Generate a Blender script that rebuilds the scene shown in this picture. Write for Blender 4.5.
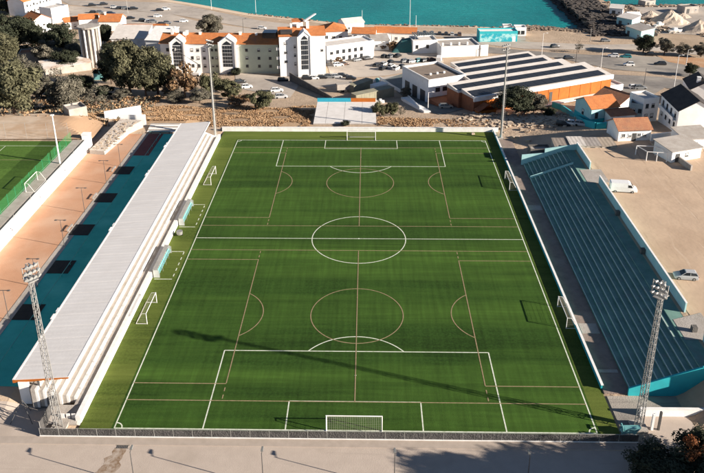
import bpy, bmesh, math, random
from mathutils import Vector, Matrix
random.seed(11)
R = math.radians
scene = bpy.context.scene
for o in list(bpy.data.objects): bpy.data.objects.remove(o)
COL = scene.collection

# ---------------------------------------------------------------- camera
cam = bpy.data.cameras.new("camera"); camo = bpy.data.objects.new("camera", cam); COL.objects.link(camo)
camo.location = (1.676, -129.227, 73.112); camo.rotation_euler = (R(68.1448), R(0.2905), R(1.1691))
cam.lens = 36*752.27/704; cam.sensor_width = 36; cam.sensor_fit = 'HORIZONTAL'
cam.shift_y = -(236.5-137.79)/704; cam.clip_start = 1; cam.clip_end = 20000
scene.camera = camo
# ---------------------------------------------------------------- sky and sun
SUN_EL, SUN_AZ = 18.3, -17.2          # azimuth measured from +x towards +y
w = bpy.data.worlds.new("World"); scene.world = w; w.use_nodes = True
nt = w.node_tree; nt.nodes.clear()
out = nt.nodes.new('ShaderNodeOutputWorld'); bg = nt.nodes.new('ShaderNodeBackground'); sky = nt.nodes.new('ShaderNodeTexSky')
sky.sky_type = 'NISHITA'; sky.sun_disc = False; sky.sun_elevation = R(SUN_EL)
sky.sun_rotation = R(90-SUN_AZ); sky.air_density = 0.55; sky.dust_density = 0.05; sky.ozone_density = 0.5
bg.inputs['Strength'].default_value = 0.05
nt.links.new(sky.outputs[0], bg.inputs[0]); nt.links.new(bg.outputs[0], out.inputs[0])
sl = bpy.data.lights.new("sun", 'SUN'); sl.energy = 5.0; sl.angle = R(0.5); sl.color = (1.0, 0.905, 0.79)
so = bpy.data.objects.new("sun", sl); COL.objects.link(so)
sd = Vector((math.cos(R(SUN_EL))*math.cos(R(SUN_AZ)), math.cos(R(SUN_EL))*math.sin(R(SUN_AZ)), math.sin(R(SUN_EL))))
so.rotation_euler = sd.to_track_quat('Z', 'Y').to_euler(); so.location = sd*300
scene.view_settings.view_transform = 'Standard'; scene.view_settings.look = 'None'
scene.view_settings.exposure = 1.28; scene.view_settings.gamma = 1; scene.view_settings.use_curve_mapping = False
scene.render.engine = 'CYCLES'
scene.render.resolution_x = 1024; scene.render.resolution_y = 688

# ---------------------------------------------------------------- materials
MATS = {}
def M(name, c, c2=None, scale=0.5, rough=0.85, bump=0.0, bscale=None, metal=0.0, mix=(0.35, 0.65), detail=6, stripes=None, spec=0.3, alpha=1.0, trans=0.0):
    """procedural material: two colours mixed by world-space noise, optional bump and stripes"""
    if name in MATS: return MATS[name]
    m = bpy.data.materials.new(name); m.use_nodes = True; n = m.node_tree.nodes; l = m.node_tree.links
    b = n['Principled BSDF']; b.inputs['Roughness'].default_value = rough; b.inputs['Metallic'].default_value = metal
    b.inputs['Specular IOR Level'].default_value = spec
    if alpha < 1: b.inputs['Alpha'].default_value = alpha
    if trans: b.inputs['Transmission Weight'].default_value = trans
    c2 = c2 or tuple(x*0.82 for x in c)
    geo = n.new('ShaderNodeNewGeometry')
    nz = n.new('ShaderNodeTexNoise'); nz.inputs['Scale'].default_value = scale; nz.inputs['Detail'].default_value = detail; nz.inputs['Roughness'].default_value = 0.65
    l.new(geo.outputs['Position'], nz.inputs['Vector'])
    rp = n.new('ShaderNodeValToRGB'); rp.color_ramp.elements[0].position = mix[0]; rp.color_ramp.elements[1].position = mix[1]
    rp.color_ramp.elements[0].color = (*c, 1); rp.color_ramp.elements[1].color = (*c2, 1)
    l.new(nz.outputs['Fac'], rp.inputs[0]); col = rp.outputs[0]
    if stripes:                                   # (axis vector, wavelength, strength)
        ax, wl, st = stripes
        dt = n.new('ShaderNodeVectorMath'); dt.operation = 'DOT_PRODUCT'; dt.inputs[1].default_value = ax
        l.new(geo.outputs['Position'], dt.inputs[0])
        ml = n.new('ShaderNodeMath'); ml.operation = 'MULTIPLY'; ml.inputs[1].default_value = 2*math.pi/wl; l.new(dt.outputs['Value'], ml.inputs[0])
        sn = n.new('ShaderNodeMath'); sn.operation = 'SINE'; l.new(ml.outputs[0], sn.inputs[0])
        mr = n.new('ShaderNodeMapRange'); mr.inputs[1].default_value = -0.35; mr.inputs[2].default_value = 0.35; mr.inputs[3].default_value = 1-st; mr.inputs[4].default_value = 1
        l.new(sn.outputs[0], mr.inputs[0])
        mx = n.new('ShaderNodeMix'); mx.data_type = 'RGBA'; mx.blend_type = 'MULTIPLY'; mx.inputs[0].default_value = 1
        l.new(col, mx.inputs[6]); l.new(mr.outputs[0], mx.inputs[7]); col = mx.outputs[2]
    l.new(col, b.inputs['Base Color'])
    if bump:
        bn = n.new('ShaderNodeTexNoise'); bn.inputs['Scale'].default_value = bscale or scale*8; bn.inputs['Detail'].default_value = 5
        l.new(geo.outputs['Position'], bn.inputs['Vector'])
        bp = n.new('ShaderNodeBump'); bp.inputs['Strength'].default_value = bump; bp.inputs['Distance'].default_value = 0.3
        l.new(bn.outputs['Fac'], bp.inputs['Height']); l.new(bp.outputs[0], b.inputs['Normal'])
    MATS[name] = m; return m

def blend_second(m, c, scale, lo, hi):
    """lay a second, larger noise pattern over a material's colour (stains, worn patches)"""
    n = m.node_tree.nodes; l = m.node_tree.links; b = n['Principled BSDF']
    src = b.inputs['Base Color'].links[0].from_socket
    geo = n.new('ShaderNodeNewGeometry'); nz = n.new('ShaderNodeTexNoise'); nz.inputs['Scale'].default_value = scale; nz.inputs['Detail'].default_value = 4
    l.new(geo.outputs['Position'], nz.inputs['Vector'])
    mr = n.new('ShaderNodeMapRange'); mr.inputs[1].default_value = lo; mr.inputs[2].default_value = hi; l.new(nz.outputs['Fac'], mr.inputs[0])
    mx = n.new('ShaderNodeMix'); mx.data_type = 'RGBA'; l.new(mr.outputs[0], mx.inputs[0]); l.new(src, mx.inputs[6]); mx.inputs[7].default_value = (*c, 1)
    l.new(mx.outputs[2], b.inputs['Base Color']); return m

def blend_streak(m, c, sc, rot, lo, hi, warp=3):
    """long worn streaks (tyre tracks, run-off) across a material"""
    n = m.node_tree.nodes; l = m.node_tree.links; b = n['Principled BSDF']; src = b.inputs['Base Color'].links[0].from_socket
    geo = n.new('ShaderNodeNewGeometry'); mp = n.new('ShaderNodeMapping'); mp.inputs['Scale'].default_value = sc; mp.inputs['Rotation'].default_value = (0, 0, R(rot)); l.new(geo.outputs['Position'], mp.inputs[0])
    wp = n.new('ShaderNodeTexNoise'); wp.inputs['Scale'].default_value = .05; l.new(geo.outputs['Position'], wp.inputs['Vector'])
    ad = n.new('ShaderNodeVectorMath'); ad.operation = 'MULTIPLY_ADD'; ad.inputs[1].default_value = (warp, warp, 0); l.new(wp.outputs['Color'], ad.inputs[0]); l.new(mp.outputs[0], ad.inputs[2])
    nz = n.new('ShaderNodeTexNoise'); nz.inputs['Scale'].default_value = 1; nz.inputs['Detail'].default_value = 5; nz.inputs['Roughness'].default_value = .7; l.new(ad.outputs[0], nz.inputs['Vector'])
    mr = n.new('ShaderNodeMapRange'); mr.inputs[1].default_value = lo; mr.inputs[2].default_value = hi; l.new(nz.outputs['Fac'], mr.inputs[0])
    mx = n.new('ShaderNodeMix'); mx.data_type = 'RGBA'; l.new(mr.outputs[0], mx.inputs[0]); l.new(src, mx.inputs[6]); mx.inputs[7].default_value = (*c, 1); l.new(mx.outputs[2], b.inputs['Base Color']); return m
m_soil = blend_second(M('sandy_soil', (0.48, 0.36, 0.255), (0.38, 0.28, 0.195), 0.25, 0.95, 0.5, 1.5), (0.34, 0.25, 0.17), 0.045, 0.5, 0.68)
m_lot = blend_second(M('lot_sand', (0.52, 0.38, 0.265), (0.44, 0.32, 0.225), 0.18, 0.95, 0.12, 1.2), (0.40, 0.28, 0.19), 0.05, 0.55, 0.7)
blend_streak(m_lot, (.36, .255, .175), (.9, .07, 1), 28, .56, .72); blend_streak(m_lot, (.60, .47, .35), (.6, .05, 1), -20, .6, .75)
m_red = M('red_dirt', (0.42, 0.22, 0.11), (0.5, 0.33, 0.2), 0.15, 0.95, 0.4, 2)
m_asph = blend_second(M('worn_asphalt', (0.25, 0.225, 0.20), (0.19, 0.17, 0.15), 0.4, 0.9, 0.2, 6), (0.36, 0.32, 0.27), 0.06, 0.45, 0.65)
m_park = blend_second(M('dusty_paving', (0.42, 0.37, 0.32), (0.34, 0.29, 0.245), 0.3, 0.9, 0.2, 5), (0.50, 0.43, 0.36), 0.05, 0.42, 0.62)
m_pave = blend_second(M('street_paving', (0.47, 0.39, 0.325), (0.43, 0.355, 0.295), 0.5, 0.9, 0.12, 9), (0.36, 0.295, 0.24), 0.13, 0.55, 0.75)
blend_streak(m_pave, (.36, .30, .25), (.06, .8, 1), 3, .58, .78); blend_streak(m_asph, (.14, .125, .11), (.05, .7, 1), -18, .55, .75); blend_streak(m_park, (.29, .25, .21), (.3, .3, 1), 30, .55, .72)
m_conc = M('concrete', (0.42, 0.38, 0.34), (0.33, 0.29, 0.25), 0.5, 0.9, 0.2, 5)
m_concd = M('dark_concrete', (0.17, 0.155, 0.14), (0.11, 0.10, 0.09), 0.6, 0.9, 0.3, 5)
m_white = blend_second(M('white_plaster', (0.87, 0.86, 0.84), (0.80, 0.78, 0.74), 0.4, 0.85, 0.08, 6), (0.58, 0.53, 0.47), 0.3, 0.6, 0.85)
m_wpaint = M('white_paint', (0.82, 0.80, 0.77), (0.70, 0.67, 0.63), 0.9, 0.7)
m_roofsheet = M('pale_roof_sheet', (0.75, 0.71, 0.67), (0.70, 0.66, 0.62), 0.3, 0.6, 0.05, 3, stripes=((0, 1, 0), 1.0, 0.04))
blend_streak(m_roofsheet, (.60, .555, .51), (.10, .9, 1), 0, .56, .85)
m_whroof = M('white_roof_sheet', (0.66, 0.61, 0.56), (0.55, 0.50, 0.45), 0.4, 0.7, 0.1, 4)
m_tile = blend_second(M('orange_roof_tile', (0.55, 0.20, 0.065), (0.44, 0.15, 0.05), 0.8, 0.85, 0.5, 6), (0.34, 0.15, 0.08), 0.3, 0.55, 0.8)
m_tile2 = blend_second(M('old_roof_tile', (0.42, 0.20, 0.10), (0.33, 0.14, 0.08), 0.9, 0.9, 0.5, 6), (0.26, 0.14, 0.09), 0.4, 0.5, 0.75)
m_dark = M('dark_roof', (0.035, 0.03, 0.028), (0.06, 0.05, 0.045), 0.5, 0.8, 0.2, 4)
m_orange = M('orange_cladding', (0.46, 0.135, 0.018), (0.38, 0.105, 0.015), 0.6, 0.7)
m_brown = M('rust_brown_cladding', (0.30, 0.11, 0.05), (0.22, 0.08, 0.04), 0.6, 0.8)
m_teal = M('teal_paint', (0.03, 0.43, 0.47), (0.03, 0.36, 0.40), 0.6, 0.7)
blend_second(M('dark_teal_step', (0.19, 0.32, 0.27), (0.12, 0.23, 0.195), 0.35, 0.8), (.20, .24, .22), .5, .56, .78)
m_shadeteal = blend_second(M('shade_teal_floor', (0.045, 0.48, 0.405), (0.03, 0.40, 0.335), 0.35, 0.75, 0.05, 4), (0.09, 0.56, 0.47), 0.12, 0.5, 0.7)  # teal tint of the covered stand's shadow, put into the floor colour
m_tealdark = M('dark_teal_step', (0.19, 0.32, 0.27), (0.12, 0.23, 0.195), 0.35, 0.8)
m_palet = M('pale_teal_plaster', (0.42, 0.66, 0.65), (0.35, 0.57, 0.57), 0.6, 0.85)
m_shadered = M('shade_red_floor', (0.21, 0.06, 0.05), (0.17, 0.05, 0.045), 0.4, 0.8)  # dark red painted in for clay lying in the stand's shadow
m_clay = blend_second(M('clay_court', (0.50, 0.275, 0.165), (0.45, 0.24, 0.14), 0.3, 0.95, 0.15, 5), (0.54, 0.35, 0.24), 0.1, 0.45, 0.7)
m_black = M('black_rubber', (0.012, 0.012, 0.012), (0.02, 0.02, 0.02), 1, 0.8)
m_glass = M('dark_glass', (0.02, 0.025, 0.03), (0.035, 0.04, 0.045), 0.5, 0.12, spec=0.5)
m_metal = M('galvanised_steel', (0.42, 0.41, 0.39), (0.34, 0.33, 0.31), 1.5, 0.5, metal=0.5)
m_dmetal = M('dark_steel', (0.06, 0.06, 0.06), (0.09, 0.085, 0.08), 1.5, 0.6)
m_green = M('pale_green_plaster', (0.56, 0.60, 0.47), (0.50, 0.53, 0.42), 0.4, 0.85)
m_khaki = M('khaki_steel', (0.30, 0.28, 0.20), (0.24, 0.22, 0.16), 0.5, 0.7)
m_solar = M('solar_panel', (0.018, 0.020, 0.025), (0.03, 0.032, 0.035), 2.0, 0.35, spec=0.5)
m_bark = M('bark', (0.14, 0.10, 0.075), (0.09, 0.065, 0.05), 2, 0.95)
m_line = M('white_line_fibre', (0.66, 0.68, 0.56), (0.30, 0.36, 0.20), 2.2, 0.9, mix=(.45, .8))
m_tan = M('tan_line_fibre', (0.33, 0.24, 0.14), (0.15, 0.15, 0.06), 2.2, 0.9, mix=(.4, .8))
m_rock = M('armour_rock', (0.05, 0.044, 0.04), (0.085, 0.07, 0.06), 0.4, 0.95, 0.5, 3)
m_rub = M('pale_rubble', (0.50, 0.40, 0.30), (0.36, 0.28, 0.21), 0.7, 0.95, 0.4, 4)
m_gravel = M('gravel_heap', (0.52, 0.43, 0.34), (0.42, 0.34, 0.27), 0.5, 0.95, 0.6, 3)
m_net = M('goal_net_cord', (0.45, 0.43, 0.36), (0.40, 0.38, 0.30), 1, 0.9)
m_lamp = M('floodlight_lens', (0.40, 0.40, 0.38), (0.30, 0.30, 0.29), 2, 0.25)
m_tyre = M('tyre_rubber', (0.015, 0.015, 0.015), (0.02, 0.02, 0.02), 2, 0.8)
m_turq = M('turquoise_plastic', (0.20, 0.45, 0.45), (0.15, 0.38, 0.38), 1, 0.5)
m_blueband = M('blue_band_paint', (0.03, 0.33, 0.45), (0.03, 0.28, 0.38), 1, 0.7)
m_greenpaint = M('green_kerb_paint', (0.02, 0.24, 0.11), (0.02, 0.19, 0.09), 1, 0.7)

def turf(name, base, light, stripe=10.3):
    """artificial turf: pile noise, brush bands across the field, worn lighter patches"""
    m = M(name, base, tuple(c*0.5 for c in base), 2.6, 0.95, 0.3, 14, stripes=((0.02, 1, 0), stripe, 0.14), mix=(0.35, 0.65), spec=0.1)
    bs = m.node_tree.nodes['Principled BSDF']; bs.inputs['Sheen Weight'].default_value = .04; bs.inputs['Sheen Roughness'].default_value = .45; bs.inputs['Sheen Tint'].default_value = (.35, .55, .12, 1)
    blend_second(m, tuple(.5*(q+r) for q, r in zip(base, light)), 0.05, 0.38, 0.80); blend_streak(m, light, (.003, .085, 1), 1, .42, .66, 0.15); blend_streak(m, tuple(c*.55 for c in base), (.004, .16, 1), 1, .54, .78, 0.1)
    n = m.node_tree.nodes; l = m.node_tree.links; b = n['Principled BSDF']; src = b.inputs['Base Color'].links[0].from_socket
    geo = n.new('ShaderNodeNewGeometry'); mp = n.new('ShaderNodeMapping'); mp.inputs['Scale'].default_value = (0.25, 2.6, 1); l.new(geo.outputs['Position'], mp.inputs[0])
    nz = n.new('ShaderNodeTexNoise'); nz.inputs['Scale'].default_value = 0.6; nz.inputs['Detail'].default_value = 6; l.new(mp.outputs[0], nz.inputs['Vector'])
    mr = n.new('ShaderNodeMapRange'); mr.inputs[1].default_value = 0.3; mr.inputs[2].default_value = 0.7; mr.inputs[3].default_value = 0.88; mr.inputs[4].default_value = 1.1; l.new(nz.outputs['Fac'], mr.inputs[0])
    mx = n.new('ShaderNodeMix'); mx.data_type = 'RGBA'; mx.blend_type = 'MULTIPLY'; mx.inputs[0].default_value = 1
    l.new(src, mx.inputs[6]); l.new(mr.outputs[0], mx.inputs[7]); l.new(mx.outputs[2], b.inputs['Base Color']); return m
def seams(m):
    n = m.node_tree.nodes; l = m.node_tree.links; b = n['Principled BSDF']; src = b.inputs['Base Color'].links[0].from_socket
    geo = n.new('ShaderNodeNewGeometry'); sp = n.new('ShaderNodeSeparateXYZ'); l.new(geo.outputs['Position'], sp.inputs[0])
    last = src
    for ax, pitch_, wid, amt in (('X', 4.0, .955, .92), ('Y', 26.0, .992, .85)):
        dv = n.new('ShaderNodeMath'); dv.operation = 'DIVIDE'; dv.inputs[1].default_value = pitch_; l.new(sp.outputs[ax], dv.inputs[0])
        fr = n.new('ShaderNodeMath'); fr.operation = 'FRACT'; l.new(dv.outputs[0], fr.inputs[0])
        gt = n.new('ShaderNodeMath'); gt.operation = 'GREATER_THAN'; gt.inputs[1].default_value = wid; l.new(fr.outputs[0], gt.inputs[0])
        mx = n.new('ShaderNodeMix'); mx.data_type = 'RGBA'; mx.blend_type = 'MULTIPLY'; l.new(gt.outputs[0], mx.inputs[0]); l.new(last, mx.inputs[6]); mx.inputs[7].default_value = (amt, amt, amt, 1); last = mx.outputs[2]
    # brush marks running along the field
    mp = n.new('ShaderNodeMapping'); mp.inputs['Scale'].default_value = (1.6, .12, 1); l.new(geo.outputs['Position'], mp.inputs[0])
    nz = n.new('ShaderNodeTexNoise'); nz.inputs['Scale'].default_value = .9; nz.inputs['Detail'].default_value = 5; l.new(mp.outputs[0], nz.inputs['Vector'])
    mr = n.new('ShaderNodeMapRange'); mr.inputs[1].default_value = .3; mr.inputs[2].default_value = .7; mr.inputs[3].default_value = .80; mr.inputs[4].default_value = 1.14; l.new(nz.outputs['Fac'], mr.inputs[0])
    mx = n.new('ShaderNodeMix'); mx.data_type = 'RGBA'; mx.blend_type = 'MULTIPLY'; mx.inputs[0].default_value = 1; l.new(last, mx.inputs[6]); l.new(mr.outputs[0], mx.inputs[7]); l.new(mx.outputs[2], b.inputs['Base Color']); return m
m_turf = turf('pitch_turf', (0.029, 0.072, 0.012), (0.060, 0.122, 0.019))
seams(m_turf)
m_turfedge = turf('margin_turf', (0.085, 0.125, 0.022), (0.135, 0.165, 0.035), 23)
m_turf2 = turf('training_turf', (0.085, 0.165, 0.03), (0.10, 0.18, 0.034))

def leafmat(name, a, b):
    m = M(name, a, b, 1.3, 0.9, spec=0.15); blend_second(m, tuple(min(1, q*1.55+.01) for q in a), .35, .5, .7); blend_second(m, tuple(q*.6 for q in b), .6, .56, .72); return m
m_leaf = [leafmat('olive_leaf', (0.105, 0.098, 0.055), (0.060, 0.060, 0.034)), leafmat('grey_leaf', (0.135, 0.12, 0.09), (0.08, 0.074, 0.055)),
          leafmat('dark_leaf', (0.040, 0.045, 0.026), (0.026, 0.030, 0.018)), leafmat('rust_leaf', (0.20, 0.115, 0.06), (0.12, 0.085, 0.05)),
          leafmat('bush_leaf', (0.095, 0.092, 0.048), (0.055, 0.055, 0.030)), leafmat('autumn_leaf', (0.26, 0.085, 0.03), (0.10, 0.05, 0.025))]
m_scrub = [M('dry_scrub', (0.42, 0.265, 0.145), (0.34, 0.21, 0.115), .25, .95), M('dry_scrub_pale', (0.47, 0.325, 0.20), (0.40, 0.26, 0.15), .25, .95), M('scrub_shade', (0.25, 0.17, 0.10), (0.19, 0.135, 0.085), .5, .95)]

# ---------------------------------------------------------------- helpers
class MB:
    """collects faces; build() links them as ONE mesh object"""
    def __init__(s): s.v = []; s.f = []; s.mi = []
    def face(s, pts, mi=0):
        k = len(s.v); s.v += [tuple(p) for p in pts]; s.f.append(tuple(range(k, k+len(pts)))); s.mi.append(mi); return s
    def box(s, x0, x1, y0, y1, z0, z1, mi=0, top=None):
        p = [(x, y, z) for z in (z0, z1) for y in (y0, y1) for x in (x0, x1)]
        for i, q in enumerate(((0, 2, 3, 1), (4, 5, 7, 6), (0, 1, 5, 4), (1, 3, 7, 5), (3, 2, 6, 7), (2, 0, 4, 6))):
            s.face([p[j] for j in q], top if (top is not None and i == 1) else mi)
        return s
    def hexa(s, b, t, mi=0, top=None):
        n = len(b)
        s.face(list(reversed(b)), mi); s.face(t, mi if top is None else top)
        for i in range(n): s.face([b[i], b[(i+1) % n], t[(i+1) % n], t[i]], mi)
        return s
    def tube(s, a, b, r0, r1=None, n=6, mi=0, cap=True):
        a = Vector(a); b = Vector(b); r1 = r0 if r1 is None else r1; d = (b-a)
        if d.length < 1e-6: return s
        d.normalize(); u = d.orthogonal().normalized(); v = d.cross(u)
        A = [a+(u*math.cos(2*math.pi*i/n)+v*math.sin(2*math.pi*i/n))*r0 for i in range(n)]
        B = [b+(u*math.cos(2*math.pi*i/n)+v*math.sin(2*math.pi*i/n))*r1 for i in range(n)]
        for i in range(n): s.face([A[i], A[(i+1) % n], B[(i+1) % n], B[i]], mi)
        if cap: s.face(list(reversed(A)), mi); s.face(B, mi)
        return s
    def prism_y(s, prof, y0, y1, mi=0, mis=None):
        """closed (x,z) profile extruded along y"""
        n = len(prof)
        s.face([(x, y0, z) for x, z in prof], mi); s.face([(x, y1, z) for x, z in reversed(prof)], mi)
        for i in range(n):
            a = prof[i]; b = prof[(i+1) % n]
            s.face([(b[0], y0, b[1]), (a[0], y0, a[1]), (a[0], y1, a[1]), (b[0], y1, b[1])], mis[i] if mis else mi)
        return s
    def data(s, name, mats):
        me = bpy.data.meshes.new(name); me.from_pydata(s.v, [], s.f)
        mats = mats if isinstance(mats, (list, tuple)) else [mats]
        for m in mats: me.materials.append(m)
        if len(mats) > 1: me.polygons.foreach_set('material_index', s.mi)
        bm = bmesh.new(); bm.from_mesh(me)
        bmesh.ops.remove_doubles(bm, verts=bm.verts, dist=1e-4)
        if len(bm.faces) < 40000: bmesh.ops.recalc_face_normals(bm, faces=bm.faces)
        bm.to_mesh(me); bm.free(); me.update(); return me
    def raw(s, name, mats):
        me = bpy.data.meshes.new(name); me.from_pydata(s.v, [], s.f)
        for m in (mats if isinstance(mats, (list, tuple)) else [mats]): me.materials.append(m)
        if len(me.materials) > 1: me.polygons.foreach_set('material_index', s.mi)
        me.update(); return me
    def build(s, name, mats, parent=None, loc=None, rz=0, raw=False):
        return link(name, s.raw(name, mats) if raw else s.data(name, mats), parent, loc, rz)

def link(name, me, parent=None, loc=None, rz=0):
    o = bpy.data.objects.new(name, me); COL.objects.link(o)
    if parent is not None: o.parent = parent
    if loc is not None: o.location = loc
    o.rotation_euler.z = rz
    return o
def tag(o, label=None, cat=None, group=None, kind=None):
    if label: o['label'] = label
    if cat: o['category'] = cat
    if group: o['group'] = group
    if kind: o['kind'] = kind
    return o
def thing(name, label, cat, loc=(0, 0, 0), rz=0, group=None):
    o = bpy.data.objects.new(name, None); COL.objects.link(o); o.location = loc; o.rotation_euler.z = rz; o.empty_display_size = 0.5
    return tag(o, label, cat, group)
def copy_tree(o, parent=None):
    c = o.copy(); COL.objects.link(c); c.parent = parent
    for ch in [x for x in bpy.data.objects if x.parent == o]: copy_tree(ch, c)
    return c
def copy_thing(src, loc, rz, label, group=None):
    c = copy_tree(src); c.location = loc; c.rotation_euler.z = rz; c['label'] = label
    if group: c['group'] = group
    return c
ORD = ['first', 'second', 'third', 'fourth', 'fifth', 'sixth', 'seventh', 'eighth', 'ninth', 'tenth', 'eleventh', 'twelfth', 'thirteenth', 'fourteenth', 'fifteenth', 'sixteenth', 'seventeenth', 'eighteenth']
SHARE = {}
def shared(key, fn):
    if key not in SHARE: SHARE[key] = fn()
    return SHARE[key]
SHP=[(-3000,2300),(-206,357),(-110,290),(-90,277),(-59,254),(-43,247),(-6,230.5),(36,228),(64,224),(78,229),(90,224),(96,218),(105,221),(107,330),(108,420),(128,420),(130,274),(180,275),(300,276),(3000,1500)]
def SH(x):
    for (a,ya),(b,yb) in zip(SHP,SHP[1:]):
        if a<=x<b: return ya+(yb-ya)*(x-a)/(b-a)
    return 2300
def sst(t,a,b):
    t=min(1.0,max(0.0,(t-a)/(b-a))); return t*t*(3-2*t)
PROF=[(-1e9,0),(64,0),(74,-1.6),(95,-4.6),(125,-7.2),(155,-9),(200,-10),(1e9,-10)]
def hz(x,y):
    """terrain height"""
    z=0.0
    for (a,za),(b,zb) in zip(PROF,PROF[1:]):
        if a<=y<b:
            z=za+(zb-za)*(y-a)/(b-a); break
    k=sst(y,39.5,52); z+=4.0*sst(x,44.5-6.0*k,50.5+17*k)*(1-sst(y,43,80))*sst(y,-51.8,-46.5)
    z+=1.0*sst(-x,45.0,48.5)*(1-sst(y,56,80))*sst(y,-50,-46) if x<-45 else 0
    if x<-68: z+=3.0*sst(-x,68.1,68.9+10*sst(y,42,54))*(1-sst(y,48,84))*sst(y,-50,-46)
    # beach and sea bed
    e=shore(x)
    if y>e-14: z=z+( -11.95-z)*min(1.0,(y-(e-14))/14.0) if y<e else -11.95-min(4,(y-e)*0.12)
    return z
def shore(x):
    return SH(x)

GX = sorted(set([-9000, -5000, -3000, -1800, -1100, -700, -450, -330, -260] + [-222+3*i for i in range(156)] + [-80+i for i in range(12)] + [-68.9, -68.7, -68.3, -68.1, 44.5, 46, 47.5, 49, 50.5, 300, 400, 600, 1000, 1800, 3000, 6000, 9000]))
GY = sorted(set([-9000, -4000, -1500, -700, -350, -200, -130, -95] + [-76+3*i for i in range(123)] + [41+1.0*i for i in range(16)] + [-51.8, -50, -48.6, -46.5, 64, 74, 95, 125, 155, 200, 310, 340, 380, 420, 500, 700, 1000, 1600, 2400, 4000, 9000]))
def drape(name, poly, mat, dz, parent=None):
    """flat sheet cut along the terrain grid and laid dz above the terrain"""
    bm = bmesh.new(); vs = [bm.verts.new((x, y, 0)) for x, y in poly]; bm.faces.new(vs)
    x0, x1 = min(p[0] for p in poly), max(p[0] for p in poly); y0, y1 = min(p[1] for p in poly), max(p[1] for p in poly)
    for gx in GX:
        if x0 < gx < x1: bmesh.ops.bisect_plane(bm, geom=bm.verts[:]+bm.edges[:]+bm.faces[:], plane_co=(gx, 0, 0), plane_no=(1, 0, 0))
    for gy in GY:
        if y0 < gy < y1: bmesh.ops.bisect_plane(bm, geom=bm.verts[:]+bm.edges[:]+bm.faces[:], plane_co=(0, gy, 0), plane_no=(0, 1, 0))
    for v in bm.verts: v.co.z = hz(v.co.x, v.co.y)+dz
    bmesh.ops.recalc_face_normals(bm, faces=bm.faces)
    if sum(f.normal.z for f in bm.faces) < 0: bmesh.ops.reverse_faces(bm, faces=bm.faces)
    me = bpy.data.meshes.new(name); bm.to_mesh(me); bm.free(); me.materials.append(mat)
    o = link(name, me, parent)
    if parent is None: o['kind'] = 'structure'
    return o

# ================================================================ SETTING
def ground():
    nx, ny = len(GX), len(GY); v = [(x, y, hz(x, y)-(0.35 if (-36.9 < x < 35.3 and -52.6 < y < 58) else 0)) for y in GY for x in GX]
    f = [(j*nx+i, j*nx+i+1, (j+1)*nx+i+1, (j+1)*nx+i) for j in range(ny-1) for i in range(nx-1)]
    me = bpy.data.meshes.new('ground'); me.from_pydata(v, [], f); me.materials.append(m_soil); me.update()
    tag(link('ground', me), kind='structure')
ground()
def sea():
    m = M('sea_water', (0.003, 0.165, 0.172), (0.008, 0.25, 0.245), 0.02, 0.35, spec=0.14, mix=(0.3, 0.7))
    n = m.node_tree.nodes; l = m.node_tree.links; geo = n.new('ShaderNodeNewGeometry')
    mp = n.new('ShaderNodeMapping'); mp.inputs['Scale'].default_value = (0.35, 1.0, 1); mp.inputs['Rotation'].default_value = (0, 0, R(12)); l.new(geo.outputs['Position'], mp.inputs[0])
    a = n.new('ShaderNodeTexNoise'); a.inputs['Scale'].default_value = 0.55; a.inputs['Detail'].default_value = 7; a.inputs['Roughness'].default_value = 0.7; l.new(mp.outputs[0], a.inputs['Vector'])
    bp = n.new('ShaderNodeBump'); bp.inputs['Strength'].default_value = 0.9; bp.inputs['Distance'].default_value = 1.2; l.new(a.outputs['Fac'], bp.inputs['Height'])
    l.new(bp.outputs[0], n['Principled BSDF'].inputs['Normal'])
    xs = [-12000, -3000, -1000, -400, -150, 0, 150, 400, 1000, 3000, 12000]; ys = [150, 250, 400, 800, 2000, 5000, 15000]
    b = MB()
    for i in range(len(xs)-1):
        for j in range(len(ys)-1):
            b.face([(xs[i], ys[j], -12.0), (xs[i+1], ys[j], -12.0), (xs[i+1], ys[j+1], -12.0), (xs[i], ys[j+1], -12.0)])
    tag(b.build('sea', m), kind='structure')
sea()

# ---- roads, car parks, beach
def P(*pts): return [(p[0], p[1]) for p in pts]
m_beach = blend_second(M('beach_sand', (0.60, 0.47, 0.34), (0.52, 0.40, 0.29), 0.2, 0.95, 0.3, 2), (0.40, 0.30, 0.21), 0.08, 0.56, 0.72)
def beach():
    pts = []; xs = [-205+6*i for i in range(51)]+[104.5]
    top = [(x, SH(x)+2.5) for x in xs]; bot = [(x, SH(x)-(11 if x < 40 else 8)) for x in xs]
    drape('beach', top+bot[::-1], m_beach, 0.06)
beach()
drape('promenade', P((-168.2, 280.8, -10.00), (-104.2, 273.1, -10.11), (-49.8, 229.9, -10.00), (-5.7, 209.7, -10.00), (16.3, 208.7, -10.00), (47.7, 204.0, -10.00), (72.0, 202.2, -10.00), (70.2, 190.8, -9.80), (33.7, 198.5, -9.97), (-10.8, 200.4, -10.00), (-47.4, 211.6, -10.00), (-98.5, 245.5, -10.00), (-157.7, 267.5, -10.00)), m_park, 0.08)
drape('car_park', P((-156.8, 265.0, -10.00), (-98.5, 245.5, -10.00), (-79.6, 227.8, -10.00), (-48.3, 211.6, -10.00), (-15.0, 192.6, -9.84), (-13.9, 171.1, -9.36), (-85.5, 192.6, -9.83), (-147.9, 227.9, -10.00)), m_park, 0.10)
drape('central_car_park', P((-14.8, 156.7, -9.04), (-5.5, 161.4, -9.14), (-3.2, 167.8, -9.29), (3.4, 174.6, -9.43), (19.8, 171.2, -9.36), (31.8, 167.9, -9.29), (31.2, 153.6, -8.91), (19.2, 140.1, -8.11), (7.9, 132.3, -7.64), (-4.0, 129.2, -7.45), (-12.2, 135.2, -7.81)), m_park, 0.10)
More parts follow.
